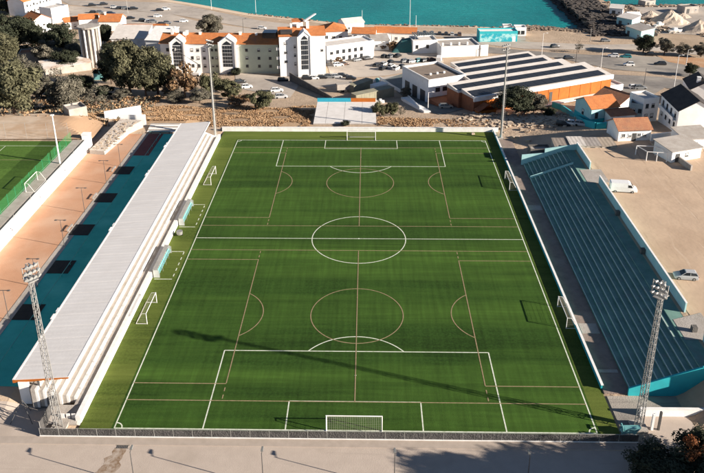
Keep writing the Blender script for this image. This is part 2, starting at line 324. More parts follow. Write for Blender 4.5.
drape('apartment_forecourt', P((-47.7, 138.2, -7.99), (-30.0, 130.6, -7.53), (-12.1, 133.7, -7.72), (-4.1, 132.2, -7.63), (-3.8, 120.0, -6.77), (-15.2, 113.9, -6.24), (-21.9, 119.9, -6.76), (-23.3, 99.7, -5.01), (-33.3, 106.5, -5.60), (-43.1, 113.7, -6.22)), m_park, 0.07)
drape('service_road', P((-3.8, 120.0, -6.77), (7.9, 130.8, -7.55), (21.0, 138.5, -8.01), (17.9, 101.4, -5.15), (13.9, 114.1, -6.25), (8.8, 123.3, -7.05), (1.1, 111.0, -5.99)), m_park, 0.09)
drape('main_road', P((45.1, 183.4, -9.63), (67.6, 173.0, -9.40), (91.1, 166.4, -9.25), (118.0, 163.3, -9.18), (130.8, 152.2, -8.83), (135.3, 148.8, -8.63), (123.0, 120.8, -6.84), (120.1, 126.9, -7.31), (108.6, 137.4, -7.94), (93.7, 142.1, -8.22), (78.0, 161.6, -9.15), (55.3, 168.0, -9.29), (43.5, 171.3, -9.36)), m_asph, 0.10)
drape('seafront_road', P((47.2, 200.4, -10.00), (71.6, 188.9, -9.75), (100.0, 183.5, -9.63), (117.5, 185.3, -9.67), (145.2, 171.5, -9.37), (141.7, 163.3, -9.19), (113.9, 174.8, -9.44), (89.3, 174.7, -9.44), (67.0, 176.4, -9.48), (45.5, 187.1, -9.71)), m_park, 0.09)
drape('side_road', P((86.3, 135.7, -7.84), (106.3, 131.2, -7.57), (118.2, 122.4, -6.97), (122.3, 119.3, -6.71), (117.1, 107.6, -5.69), (107.9, 108.9, -5.81), (101.9, 114.7, -6.30), (95.4, 106.0, -5.56), (87.3, 96.6, -4.74), (85.8, 103.2, -5.31), (83.2, 111.6, -6.04), (89.4, 120.6, -6.82)), m_asph, 0.11)
drape('quay_yard', P((131, 205), (150, 202), (215, 198), (270, 200), (270, 268), (185, 267), (140, 265), (131, 240)), m_park, 0.12)
drape('dirt_verge', P((117.1, 166.5, -9.26), (127.9, 163.3, -9.18), (139.7, 158.7, -9.08), (132.5, 142.2, -8.23), (124.0, 148.8, -8.63), (118.3, 155.5, -9.01)), m_red, 0.12)
drape('dirt_lot', P((52.0, -50), (110, -50), (112, 30), (84, 44), (60, 41), (51.6, 47), (51.6, -50)), m_lot, 0.05)
drape('dirt_bank', P((-150, 40.3), (-69, 41), (-69, 60), (-82, 64), (-104, 60), (-150, 66)), blend_second(M('bank_dirt', (.56, .44, .33), (.46, .33, .22), .12, .95, .15, .8, mix=(.4, .6)), (.42, .27, .165), .06, .5, .62), 0.3)
drape('scrub_bank', P((-62, 61), (-13.5, 60.4), (-13.5, 84), (-30, 86), (-62, 88), (-75, 84)), M('scrub_soil', (.44, .30, .185), (.36, .235, .135), .3, .95, .3, 1.5), .04)
drape('bank_path', P((28, 60.5), (60, 58), (60, 68), (40, 76), (30, 70)), m_lot, 0.05)
drape('street', P((-160, -200), (160, -200), (160, -54.2), (-160, -54.2)), m_pave, 0.03)
# raised kerb between street and fence
b = MB(); b.box(-160, 160, -54.2, -52.95, -0.2, 0.12)
tag(b.build('kerb', M('kerb_concrete', (0.42, 0.35, 0.295), (0.36, 0.30, 0.25), 0.8, 0.9)), kind='structure')
drape('plaza', P((-160, -52.95), (-41.2, -52.95), (-41.2, -47.2), (-56.6, -47.2), (-56.6, -44.6), (-160, -44.6)), m_pave, 0.03)
# dark run-off stain and its grate on the street
b = MB()
for k in range(7): b.box(-30.6+k*0.22, -30.48+k*0.22, -54.75, -54.3, 0.034, 0.06)
b.box(-30.75, -29.0, -54.8, -54.75, 0.034, 0.065); b.box(-30.75, -29.0, -54.3, -54.25, 0.034, 0.065)
tag(b.build('drain_grate', m_dmetal), 'dark steel drain grate at the kerb above the brown run-off stain', 'drain')
m_stain = M('run_off_stain', (0.22, 0.145, 0.09), (0.40, 0.33, 0.27), .8, 0.95, mix=(0.42, 0.6))
random.seed(3); L = []; Rr = []
for i in range(12):
    y = -54.8-i*0.55; c = -29.9-0.12*i+random.uniform(-.25, .25); ww = 0.75+0.08*i+random.uniform(-.25, .25)
    L.append((c-ww, y)); Rr.append((c+ww, y))
drape('run_off_stain', L+Rr[::-1], m_stain, 0.036)

# ================================================================ MAIN PITCH
HW, HL = 32.0, 51.2
pitch = tag(MB().box(-HW-4.72, HW+2.95, -52.3, 57.4, -0.3, 0.0, 1).box(-HW-.4, HW+.4, -HL-.3, HL+.4, -0.2, 0.004, 0).build('pitch', [m_turf, m_turfedge]), kind='structure')
def strip(pts, wd, closed=False):
    """flat line of width wd through pts"""
    n = len(pts); b = MB(); V = [Vector((p[0], p[1])) for p in pts]; Lf = []; Rt = []
    for i in range(n):
        if closed: a, c = V[(i-1) % n], V[(i+1) % n]
        else: a, c = V[max(i-1, 0)], V[min(i+1, n-1)]
        t = (c-a).normalized(); nn = Vector((-t.y, t.x))*wd/2
        Lf.append(V[i]+nn); Rt.append(V[i]-nn)
    for i in range(n if closed else n-1):
        j = (i+1) % n; b.face([(*Rt[i], 0), (*Rt[j], 0), (*Lf[j], 0), (*Lf[i], 0)])
    return b
def arc(cx, cy, r, a0, a1, n=40): return [(cx+r*math.cos(R(a0+(a1-a0)*i/n)), cy+r*math.sin(R(a0+(a1-a0)*i/n))) for i in range(n+1)]
def mark(name, pts, mat, wd=0.13, z=0.010, closed=False, parent=pitch): return strip(pts, wd, closed).build(name, mat, parent, (0, 0, z))
LW = 0.17
for s in (-1, 1):
    mark('touch_line', [(s*HW, -HL), (s*HW, HL)], m_line, LW)
    mark('goal_line', [(-HW, s*HL), (HW, s*HL)], m_line, LW, 0.012)
    for bx, by, nm in ((20.16, 16.5, 'penalty_box_line'), (9.16, 5.5, 'goal_box_line')):
        for e in (-1, 1): mark(nm, [(e*bx, s*HL), (e*bx, s*(HL-by))], m_line, LW, 0.014)
        mark(nm, [(-bx, s*(HL-by)), (bx, s*(HL-by))], m_line, LW, 0.016)
    q = math.degrees(math.acos(5.5/9.15)); c = -90 if s > 0 else 90
    mark('penalty_arc', arc(0, s*(HL-11), 9.15, c-q, c+q), m_line, LW, 0.018)
    MB().face([(0.15*math.cos(i*.6283), s*(HL-11)+0.15*math.sin(i*.6283), 0) for i in range(10)]).build('penalty_spot', m_line, pitch, (0, 0, 0.012))
    for e in (-1, 1):
        a0 = {(1, 1): 180, (-1, 1): 270, (-1, -1): 0, (1, -1): 90}[(e, s)]
        mark('corner_arc', arc(e*HW, s*HL, 1.0, a0, a0+90, 10), m_line, LW, 0.018)
mark('halfway_line', [(-HW, 0), (HW, 0)], m_line, LW, 0.014)
mark('centre_circle', arc(0, 0, 9.15, 0, 354, 70), m_line, LW, 0.018, True)
MB().face([(0.2*math.cos(i*.6283), 0.2*math.sin(i*.6283), 0) for i in range(10)]).build('centre_spot', m_line, pitch, (0, 0, 0.02))
TW = 0.15
for yc, hh in ((-25.15, 20.6), (25.7, 20.6)):                  # two small-sided pitches laid across the halves
    for e in (-1, 1):
        mark('small_pitch_side_line', [(-HW, yc+e*hh), (HW, yc+e*hh)], m_tan, TW, 0.022)
        mark('small_pitch_box_line', [(e*18.6, yc-17.0), (e*18.6, yc+17.2)], m_tan, TW, 0.026)
        for k in (-1, 1): mark('small_pitch_box_line', [(e*HW, yc+k*17.1), (e*18.6, yc+k*17.1)], m_tan, TW, 0.024)
        q = math.degrees(math.asin(5.9/7.2)); c = 0 if e < 0 else 180
        mark('small_pitch_box_arc', arc(e*22.7, yc, 7.2, c-q, c+q, 24), m_tan, TW, 0.028)
        for k in (-1, 1):
            for j in range(2): mark('small_pitch_dash', [(e*18.6, yc+k*(17.9+j*1.5)), (e*18.6, yc+k*(18.7+j*1.5))], m_tan, TW, 0.026)
    mark('small_pitch_middle_line', [(0, yc-hh), (0, yc+hh)], m_tan, TW, 0.03)
    mark('small_pitch_circle', arc(0, yc, 7.6, 0, 354, 60), m_tan, TW, 0.028, True)
for (y0, y1) in ((4.4, 14.3), (-14.9, -5.3)):                          # technical areas at the dugouts
    for yy in (y0, y1): mark('technical_area_line', [(-36.3, yy), (-33.1, yy)], m_line, LW, 0.014)
    k = y0+0.9
    while k < y1-0.8: mark('technical_area_dash', [(-33.1, k), (-33.1, k+0.9)], m_line, LW, 0.014); k += 1.9

# ---- kerbs and walls round the pitch
b = MB().box(-37.2, 36.3, 57.4, 57.9, -0.3, 1.05, 0).box(-37.25, 36.35, 57.36, 57.96, 1.05, 1.15, 0)
tag(b.build('pitch_end_wall', m_wpaint), 'long low white wall closing the far end of the pitch', 'wall')
tag(MB().box(-37.2, 36.3, 57.96, 60.2, -0.3, 0.30).build('concrete_apron', M('apron_concrete', (0.52, 0.46, 0.41), (0.44, 0.38, 0.33), 0.8, 0.9)), kind='structure')
b = MB().box(-36.7, 34.9, -52.6, -52.3, -0.2, 0.16); o = b.build('green_kerb', m_greenpaint); tag(o, kind='structure')
# near fence: white plinth, posts, rails, dark windbreak mesh panels
fen = thing('windbreak_fence', 'long low fence with dark windbreak mesh on a white plinth along the street', 'fence', (0, -52.85, 0))
MB().box(-41.3, 36.8, -0.09, 0.16, 0, 0.22).build('plinth', m_wpaint, fen)
m_mesh = M('windbreak_mesh', (0.105, 0.098, 0.093), (0.055, 0.052, 0.05), 1.6, 0.95, 0.6, 5)
npan = 31; st = 78.0/npan
pm = MB(); pm.box(0.05, st-0.05, -0.012, 0.012, 0.24, 1.30); pmd = pm.data('mesh_panel', m_mesh)
po = MB().tube((0, 0, 0.2), (0, 0, 1.40), 0.035, n=6).data('post', m_metal)
for i in range(npan):
    link('mesh_panel', pmd, fen, (-41.25+i*st, 0, 0)); link('post', po, fen, (-41.25+i*st, 0, 0))
link('post', po, fen, (36.75, 0, 0))
MB().tube((-41.25, 0, 1.40), (36.75, 0, 1.40), 0.035).build('top_rail', m_metal, fen)

# ================================================================ GOALS
def goal(name, label, wd, ht, dp, loc, rz, group, top_depth=0.9, r=0.075):
    g = thing(name, label, 'goal', loc, rz, group)          # mouth faces local +y, net towards -y
    for e in (-1, 1): MB().tube((e*wd/2, 0, 0), (e*wd/2, 0, ht), r, n=8).build('post', m_wpaint, g)
    MB().tube((-wd/2-r, 0, ht), (wd/2+r, 0, ht), r, n=8).build('crossbar', m_wpaint, g)
    b = MB()
    for e in (-1, 1):
        b.tube((e*wd/2, 0, ht), (e*wd/2, -top_depth, ht-.05), r*.55).tube((e*wd/2, -top_depth, ht-.05), (e*wd/2, -dp, 0.06), r*.55).tube((e*wd/2, 0, 0.06), (e*wd/2, -dp, 0.06), r*.6)
    b.tube((-wd/2, -dp, 0.06), (wd/2, -dp, 0.06), r*.6); b.build('back_frame', m_wpaint, g)
    n = MB(); s = 0.24; t = 0.007
    def bar(a, c): n.tube(a, c, t, n=3, cap=False)
    k = int(wd/s)
    for i in range(k+1):
        x = -wd/2+wd*i/k; bar((x, 0, ht), (x, -top_depth, ht-.05)); bar((x, -top_depth, ht-.05), (x, -dp, 0.05))
    ln = math.hypot(dp-top_depth, ht); q = int(ln/s)
    for i in range(q+1):
        f = i/q; y = -top_depth-(dp-top_depth)*f; z = (ht-.05)*(1-f)+.05*f; bar((-wd/2, y, z), (wd/2, y, z))
        for e in (-1, 1): bar((e*wd/2, 0, z), (e*wd/2, y, z))
    for i in range(3): bar((-wd/2, -top_depth*i/3, ht), (wd/2, -top_depth*i/3, ht))
    n.build('net', m_net, g); return g
goal('football_goal', 'full-size white goal at the near end beside the street fence', 7.32, 2.44, 1.1, (0, -51.2, 0.01), 0, 'full-size goals', 0.5)
goal('football_goal', 'full-size white goal at the far end in front of the white wall', 7.32, 2.44, 2.2, (0, 51.2, 0.01), math.pi, 'full-size goals')
GS = [((-33.7, 27.0), -90, 'small white goal by the left stand, farther from the street'), ((-33.9, -25.2), -90, 'small white goal by the left stand, nearer to the street'),
      ((33.1, 24.9), 90, 'small white goal by the right stand wall, farther from the street'), ((33.4, -25.5), 90, 'small white goal by the right stand wall, nearer to the street')]
for (x, y), a, lb in GS: goal('small_goal', lb, 6.0, 2.0, 1.8, (x, y, 0.01), R(a), 'small-sided goals', 0.7, 0.06)
# ---- dugouts on the left touch line
for (y, lb) in ((9.3, 'glazed dugout with turquoise seats on the left touch line beyond halfway'), (-10.1, 'glazed dugout with turquoise seats on the left touch line short of halfway')):
    d = thing('dugout', lb, 'dugout', (-36.6, y, 0), 0, 'team dugouts'); n = 4.3; d.scale = (.82, 1, .85)
    b = MB(); b.box(0.05, 0.12, -n, n, 0, 1.6); b.build('back_panel', m_metal, d)
    b = MB(); 
    for e in (-1, 1): MB().prism_y([(0.13, 0), (1.45, 0), (1.3, 1.7), (0.13, 1.93)], e*n-.03, e*n+.03).build('side_panel', M('acrylic', (0.5, 0.52, 0.5), None, 1, 0.3), d)
    m_can = M('smoked_canopy', (0.33, 0.32, 0.30), (0.28, 0.27, 0.25), 1, 0.4)
    b = MB(); b.hexa([(0.05, -n-.1, 1.95), (1.0, -n-.1, 1.9), (1.0, n+.1, 1.9), (0.05, n+.1, 1.95)], [(0.05, -n-.1, 2.02), (1.0, -n-.1, 1.97), (1.0, n+.1, 1.97), (0.05, n+.1, 2.02)]); b.build('canopy', m_can, d)
    b = MB()
    for k in range(5): yy = -n+k*2*n/4; b.tube((0.75, yy, 2.0), (1.5, yy, 1.6), 0.03).tube((1.5, yy, 1.6), (1.5, yy, 0), 0.03)
    b.tube((1.5, -n, 1.6), (1.5, n, 1.6), 0.03); b.build('frame', m_metal, d)
    sm = MB().box(0.45, 0.95, 0, 0.62, 0.40, 0.48).box(0.40, 0.47, 0, 0.62, 0.48, 0.95).box(0.5, 0.8, 0.25, 0.37, 0, 0.40).data('seat', m_turq)
    for k in range(12): link('seat', sm, d, (0.35, -n+0.35+k*0.72, 0.25))
# line marking machine / drum cart between the dugouts
c = thing('ball_cart', 'round grey ball cart between the two dugouts', 'cart', (-35.4, 0.9, 0))
b = MB(); b.tube((0, 0, 0.3), (0, 0, 1.0), 0.55, 0.62, 12); b.build('basket', m_metal, c)
for e in (-1, 1): MB().tube((e*0.5, 0.05, 0.18), (e*0.58, 0.05, 0.18), 0.18, n=10).build('wheel', m_tyre, c)
MB().tube((0, -.5, 0.9), (0, -1.2, 1.1), 0.03).tube((-.3, -1.2, 1.1), (.3, -1.2, 1.1), 0.03).build('handle', m_metal, c)

# ================================================================ LEFT STAND
Y0, Y1 = -46.8, 51.0
ls = thing('covered_stand', 'long covered stand with pale grey roof and white terraces left of the pitch', 'stand', (-41, 0, 0))
XL = lambda x: x+41
MB().prism_y([(XL(-36.75), 0), (XL(-36.75), 1.12), (XL(-37.45), 1.12), (XL(-37.45), 0)], Y0-3.5, Y1+1.5).build('front_wall', m_wpaint, ls)
MB().box(XL(-38.5), XL(-37.45), Y0-1.0, Y1+1, -.2, 0.9).build('walkway', m_conc, ls)
zz = 0.9; x = -38.5
for i in range(6):
    zz += 0.42; x1 = x-0.95
    t = MB().box(XL(x1), XL(x-0.34), Y0-.4*i/2, Y1, .3, zz).build('step', m_conc, ls)
    MB().box(XL(x-0.34), XL(x), Y0-.4*i/2, Y1, .3, zz+0.015).build('step_nosing', m_wpaint, t)
    x = x1
MB().box(XL(-46.1), XL(-45.8), Y0, Y1, 0.8, 4.12).build('back_wall', m_white, ls)
MB().box(XL(-45.8), XL(-44.2), Y0, Y1, 2.2, 3.35).build('upper_floor', m_conc, ls)
# sloping side walls of the terrace
MB().prism_y([(XL(-46.1), 0.3), (XL(-37.5), 0.3), (XL(-37.5), 1.15), (XL(-38.5), 1.35), (XL(-44.2), 3.9), (XL(-46.1), 4.1)], Y1+.02, Y1+.3).build('side_wall', m_white, ls)
MB().box(XL(-46.1), XL(-44.7), Y0-.32, Y0-.02, .3, 4.0).build('side_wall', m_white, ls); MB().box(XL(-43.4), XL(-43.2), Y0-.3, Y0-.05, .3, 4.2).build('end_post', m_dmetal, ls)
# roof of ribbed sheets, each a part; seams proud
RY0, RY1 = -46.9, 52.0; n = 33; st = (RY1-RY0)/n
def roofz(x): return 4.27+(x+46.6)*0.075
A, B_ = -46.6, -39.15
rm = MB().hexa([(XL(A), 0.02, roofz(A)-.1), (XL(B_), 0.02, roofz(B_)-.1), (XL(B_), st-.02, roofz(B_)-.1), (XL(A), st-.02, roofz(A)-.1)], [(XL(A), 0.02, roofz(A)), (XL(B_), 0.02, roofz(B_)), (XL(B_), st-.02, roofz(B_)), (XL(A), st-.02, roofz(A))]).data('roof_sheet', m_roofsheet)
rb = MB().hexa([(XL(A), -.05, roofz(A)-.05), (XL(B_), -.05, roofz(B_)-.05), (XL(B_), .05, roofz(B_)-.05), (XL(A), .05, roofz(A)-.05)], [(XL(A), -.05, roofz(A)+.012), (XL(B_), -.05, roofz(B_)+.012), (XL(B_), .05, roofz(B_)+.012), (XL(A), .05, roofz(A)+.012)]).data('roof_seam', m_roofsheet)
for i in range(n):
    o = link('roof_sheet', rm, ls, (0, RY0+i*st, 0)); link('roof_seam', rb, o, (0, 0, 0))
MB().box(XL(A)-.28, XL(A)-.02, RY0, RY1, roofz(A)-.18, roofz(A)+.05).build('gutter', m_wpaint, ls)
MB().box(XL(B_)+.02, XL(B_)+.16, RY0, RY1, roofz(B_)-.2, roofz(B_)+.03).build('front_fascia', m_wpaint, ls)
b = MB(); b.hexa([(XL(A)-.25, RY0-.12, roofz(A)-.50), (XL(B_)+.1, RY0-.12, roofz(B_)-.22), (XL(B_)+.1, RY0-.03, roofz(B_)-.22), (XL(A)-.25, RY0-.03, roofz(A)-.50)],
       [(XL(A)-.25, RY0-.12, roofz(A)-.06), (XL(B_)+.1, RY0-.12, roofz(B_)-.06), (XL(B_)+.1, RY0-.03, roofz(B_)-.06), (XL(A)-.25, RY0-.03, roofz(A)-.06)])
b.build('end_fascia', m_orange, ls)
for i in range(12):
    yy = Y0+1+i*(Y1-Y0-2)/11
    MB().tube((XL(-43.6), yy, 2.5), (XL(-43.6), yy, roofz(-43.6)-.1), 0.09, n=8).tube((XL(-43.6), yy, 4.2), (XL(-39.4), yy, roofz(-39.4)-.14), 0.06).build('roof_post', m_wpaint, ls)
for i in range(34):                                                  # V-shaped rail brackets on the walkway
    yy = Y0+1.5+i*2.85; MB().tube((XL(-38.2), yy-.45, .9), (XL(-37.7), yy, 1.75), .03, n=4).tube((XL(-38.2), yy+.45, .9), (XL(-37.7), yy, 1.75), .03, n=4).build('rail_bracket', m_metal, ls)
for yy in (-33.0, 19.8, -5.0, 36):                                           # small vents on the rear gutter
    MB().box(XL(A)-.55, XL(A)-.28, yy, yy+1.3, 3.85, 4.35).box(XL(A)-.5, XL(A)-.28, yy+2, yy+3.0, 3.95, 4.3).build('gutter_box', m_wpaint, ls)
# ---- end of the stand: ramp block with white signs, gate fence
blk = thing('entrance_block', 'white end block with steps at the near corner of the covered stand', 'building', (-40.2, -49.2, 0))
MB().hexa([(-1.6, -1.6, 0), (3.4, -1.6, 0), (3.4, 1.4, 0), (-1.6, 1.4, 0)], [(-1.6, -1.6, 0.2), (3.0, -1.6, 0.2), (2.8, 1.4, .8), (-1.6, 1.4, .8)]).build('ramp', m_conc, blk)
for k in range(3): MB().box(0.6+k*.75, 1.1+k*.75, -0.7, -0.62, .35, 1.15).build('sign', m_wpaint, blk)
gf = thing('mesh_gate', 'dark mesh gate fence running from the street fence to the covered stand', 'gate', (-41.2, -52.6, 0))
for k in range(3):
    MB().box(-.03, .03, 0.1+k*1.9, 1.9+k*1.9, .15, 2.1).build('mesh_panel', m_mesh, gf)
for k in range(4): MB().tube((0, k*1.9, 0), (0, k*1.9, 2.3), .05).build('post', m_metal, gf)
fr = thing('barrier_frame', 'thin dark steel frame standing outside the mesh gate', 'barrier', (-44.6, -49.5, 0))
MB().tube((-1.6, -1.2, .05), (-.3, .4, 2.7), .045).build('leg', m_dmetal, fr); MB().tube((1.4, -1.2, .05), (-.3, .4, 2.7), .045).build('leg', m_dmetal, fr)
MB().tube((-.3, .4, 2.7), (0.1, 1.4, .05), .045).build('leg', m_dmetal, fr)

# ================================================================ LEFT YARD: floor strip, clay court, training pitch
tag(MB().box(-55.6, -46.2, -44.4, 38.4, .7, 1.02).box(-51.7, -46.2, 38.4, 52.8, .7, 1.02).build('shade_teal_floor', m_shadeteal), kind='structure')  # strip behind the stand, its shadow tint painted on
tag(MB().box(-55.6, -51.7, 38.4, 52.8, .7, 1.02).build('shade_red_floor', m_shadered), kind='structure')  # far stretch of that strip, shaded clay tone painted on
tag(MB().box(-57.1, -55.6, -44.4, 52.8, .7, 1.06).build('concrete_edge', m_conc), kind='structure')
tag(MB().box(-67.1, -57.1, -44.4, 52.8, .7, 1.01).build('clay_court', m_clay), kind='structure')
rl = thing('floor_rail', 'thin teal handrail running the length of the shade-teal floor', 'rail', (-52.3, 0, 1.02))
MB().tube((0, -44, .5), (0, 52.4, .5), .06).build('rail', M('rail_teal', (.10, .42, .38), None, 1, .6), rl)
for k in range(25): MB().tube((0, -44+k*4.0, 0), (0, -44+k*4.0, .5), .05).build('post', m_shadeteal, rl)
PL = ['beside the shade-red floor', 'second from the far end', 'third from the far end', 'fourth from the far end', 'nearest the street']
for k, (u, v) in enumerate(((-55.1, 29.6), (-54.7, 15.3), (-54.8, 1.1), (-53.6, -12.7), (-53.7, -26.6))):
    d = thing('rubber_mat', 'square black rubber mat on the shade-teal floor, '+PL[k], 'mat', (u, v, 1.02), 0, 'black mats on the teal floor')
    for i in range(2):
        for j in range(2): MB().box(-1.95+i*1.95, -.02+i*1.95, -2.2+j*2.2, -.02+j*2.2, 0, .05).build('tile', m_black, d)
    if k < 3:
        be = thing('bench', 'short grey bench at the court side of the black mat '+PL[k], 'bench', (u-2.45, v+.2, 1.06), 0, 'benches by the mats')
        MB().box(-.2, .2, -1.3, 1.3, .4, .46).build('seat', m_conc, be)
        for e in (-1, 1): MB().box(-.17, .17, e*1.0-.06, e*1.0+.06, 0, .4).build('leg', m_conc, be)
def courtlamp(loc, label, first=[None]):
    if first[0] is None:
        t = thing('court_lamp', label, 'lamp post', loc, 0, 'lamp posts along the clay court')
        MB().tube((0, 0, 0), (0, 0, 5.6), .07, .045, 8).build('pole', m_dmetal, t)
        MB().box(-1.0, 1.0, -.04, .04, 5.55, 5.63).build('crossarm', m_dmetal, t)
        for e in (-1, 1): MB().hexa([(e*.85-.22, -.15, 5.52), (e*.85+.22, -.15, 5.52), (e*.85+.22, .25, 5.42), (e*.85-.22, .25, 5.42)], [(e*.85-.22, -.15, 5.66), (e*.85+.22, -.15, 5.66), (e*.85+.22, .25, 5.56), (e*.85-.22, .25, 5.56)]).build('lamp_head', m_dmetal, t)
        first[0] = t; return t
    return copy_thing(first[0], loc, 0, label)
for k, (x, y) in enumerate(((-56.6, 32.0), (-56.9, 22.5), (-56.9, 8.6), (-55.9, -5.3), (-55.3, -19.2), (-56.0, -28.8))):
    courtlamp((x, y, 1.03), 'dark twin-headed lamp post on the clay court edge, '+ORD[k]+' from the far end')
# boundary wall between the court and the raised training pitch
bw = thing('court_wall', 'long white retaining wall between the clay court and the training pitch', 'wall', (-67.6, 0, 0))
for k in range(14):
    y0 = -44.4+k*6.1; MB().box(-.25, .25, y0, y0+6.07, .8, 4.15).build('wall_panel', m_white, bw)
MB().box(-.9, -.3, -44.4, 41, 3.6, 4.02).build('channel', m_concd, bw)
for k in range(10):
    MB().tube((.2, -40+k*8, 4.1), (.2, -40+k*8, 5.6), .03).build('rail_post', m_metal, bw)
tag(MB().box(-70.9, -68.5, -44.4, 41, 3.5, 4.06).build('concrete_walk', m_conc), kind='structure')
tp = tag(MB().box(-150, -70.9, -44.4, 40.2, 3.6, 4.03).build('training_pitch', m_turf2), kind='structure')
TX, TY = (-71.2, 37.1)
TXR = TX
for nm, pts in (('goal_line', [(-140, TY), (TXR, TY)]), ('touch_line', [(TXR, TY), (TXR, -44)]), ('halfway_line', [(-140, TY-42), (TXR, TY-42)]), ('box_line', [(TXR-14.6, TY), (TXR-14.6, TY-16.5)]), ('box_line', [(TXR-14.6, TY-16.5), (TXR-55, TY-16.5)])):
    mark(nm, pts, m_line, .14, 4.045, parent=tp)
for yy in (TY-8.5, TY-34): mark('small_pitch_line', [(-140, yy), (TXR, yy)], m_tan, .14, 4.04, parent=tp)
g = goal('training_goal', 'white portable goal on the training pitch beside the green mesh fence', 6.0, 2.0, 1.8, (TXR+1.2, TY-22.4, 4.04), R(90), None, .7, .06)
m_gnet = M('green_mesh', (0.03, 0.20, 0.06), (0.025, 0.16, 0.05), 2, .9, alpha=.38)
gf = thing('green_mesh_fence', 'translucent green mesh fence along the edge of the training pitch', 'fence', (-70.75, 0, 4.06))
FY0, FY1 = -40, 40; n = 23; st = (FY1-FY0)/n
pmd = MB().face([(0, .05, 0.05), (0, st-.05, 0.05), (0, st-.05, 2.6), (0, .05, 2.6)]).data('mesh_panel', m_gnet); pod = MB().tube((0, 0, 0), (0, 0, 2.75), .04).data('post', m_greenpaint)
for i in range(n): link('mesh_panel', pmd, gf, (0, FY0+i*st, 0)); link('post', pod, gf, (0, FY0+i*st, 0))
bf = thing('wire_fence', 'tall thin wire fence behind the far end of the training pitch', 'fence', (-72, 41.4, 4))
for k in range(14): MB().tube((-k*5.2, 0, -.6), (-k*5.2, 0, 4.4), .04, n=5).build('post', m_metal, bf)
MB().tube((0, 0, 4.3), (-68, 0, 4.3), .02, n=4).tube((0, 0, 2.3), (-68, 0, 2.3), .02, n=4).tube((0, 0, .3), (-68, 0, .3), .02, n=4).build('wires', m_metal, bf)
# ---- rough concrete slope at the far end of the clay court
cr = thing('concrete_ramp', 'cracked pale concrete ramp with debris at the far end of the clay court', 'ramp', (-63, 57, 0))
MB().hexa([(-3.4, -17.7, .8), (.4, -18.2, .8), (2.3, -4, .6), (4.6, .6, .4), (-1.6, 1.6, .4)], [(-3.4, -17.7, 2.1), (.3, -18.2, 1.95), (2.2, -4, 2.7), (4.5, .6, 3.0), (-1.6, 1.6, 3.1)], top=1).build('slab', [m_conc, blend_second(M('cracked_concrete', (0.56, .49, .42), (.46, .39, .32), .6, .95, .4, 2), (.24, .18, .13), .9, .60, .68)], cr)
MB().box(-1.8, 5.0, 1.9, 2.2, -1, 4.1).build('back_slab', m_white, cr)
tag(MB().box(-68.7, -66.9, 41.2, 42.8, .5, 5.3).box(-68.8, -66.8, 41.1, 42.9, 5.3, 5.42).build('pillar_block', m_white), 'square white block at the far end of the court retaining wall', 'pillar')
st_ = thing('concrete_steps', 'flight of low concrete steps at the far end of the shade-teal floor', 'steps', (-52, 54.2, 0))
for k in range(6): MB().box(-4.5, 4.8, k*.75, k*.75+.73, .2, 1.15+.13*k).build('step', m_conc if k % 2 else m_white, st_)
tb = thing('dark_bench', 'long dark teal bench at the far end of the shade-red floor', 'bench', (-53.6, 53.3, 1.0))
MB().box(-1.9, 3.6, -.3, .3, .42, .5).build('seat', m_tealdark, tb)
for x in (-1.6, 0.9, 3.3): MB().box(x-.06, x+.06, -.25, .25, 0, .42).build('leg', m_dmetal, tb)
# debris scattered over it
random.seed(5); b = MB()
for i in range(150):
    s = random.random(); t = random.random(); px = -66.2+s*4.2+t*2.2; py = 39.3+t*17; z = 2.05+t*.95
    q = random.uniform(.06, .26); b.box(px-q, px+q*random.uniform(.5, 1.6), py-q*.7, py+q*.7, z-.1, z+q*.5)
tag(b.build('debris', m_rub), 'scattered lumps of debris on the cracked concrete ramp', 'debris', kind='stuff')

# ================================================================ RIGHT STAND
SY0, SY1, SYM = -43.6, 35.6, 27.6
rs = thing('open_stand', 'open terraced stand with dark teal steps right of the pitch', 'stand', (39, 0, 0))
XR = lambda x: x-39
MB().box(XR(34.88), XR(35.1), -42.6, 57.3, -.1, .72).build('front_wall', m_teal, rs)
MB().box(XR(34.82), XR(35.2), -42.7, 57.35, .72, .80).build('coping', m_wpaint, rs)
m_walk = blend_second(M('walkway_brown', (0.28, 0.21, 0.175), (0.21, 0.16, 0.135), .7, .9, .2, 5), (0.30, .24, .20), .3, .5, .7)
MB().box(XR(35.1), XR(38.8), -43.6, 52, -.1, .12).build('walkway', m_walk, rs)
NR, DX, DZ = 10, 0.94, 0.36
for y0, y1 in ((SY0, SYM), (SYM+1.4, SY1)):
    for i in range(NR):
        x0 = 38.8+i*DX; z = .5+i*DZ
        t = MB().box(XR(x0+.02), XR(x0+DX), y0, y1, z-.55, z).build('step', m_tealdark, rs)
        MB().box(XR(x0), XR(x0+.085), y0, y1, z-.07, z+.012).build('step_nosing', M('grey_nosing', (.62, .66, .63), (.52, .57, .54), 1, .8), t)
for i in range(NR):                                                  # aisle steps
    x0 = 38.8+i*DX; z = .38+i*DZ
    MB().box(XR(x0), XR(x0+DX), SYM, SYM+1.4, z-.5, z).build('aisle_step', m_tealdark, rs)
MB().prism_y([(XR(38.8), .3), (XR(48.2), 3.9), (XR(48.2), 4.45), (XR(38.8), .95)], SYM-.06, SYM+.06).build('aisle_parapet', m_palet, rs)
TXA = 38.8+NR*DX
MB().box(XR(TXA), XR(51.0), SY0, SY1, 3.3, 3.98).build('upper_walkway', m_tealdark, rs)
for y0, y1 in ((-29.6, 17.4), (24.6, 36.2), (-46.2, -36.6)):
    b = MB().box(XR(51.0), XR(51.22), y0, y1, 3.0, 5.75); b.build('back_wall', m_palet, rs)
    MB().box(XR(50.95), XR(51.27), y0-.03, y1+.03, 5.75, 5.85).build('coping', m_wpaint, rs)
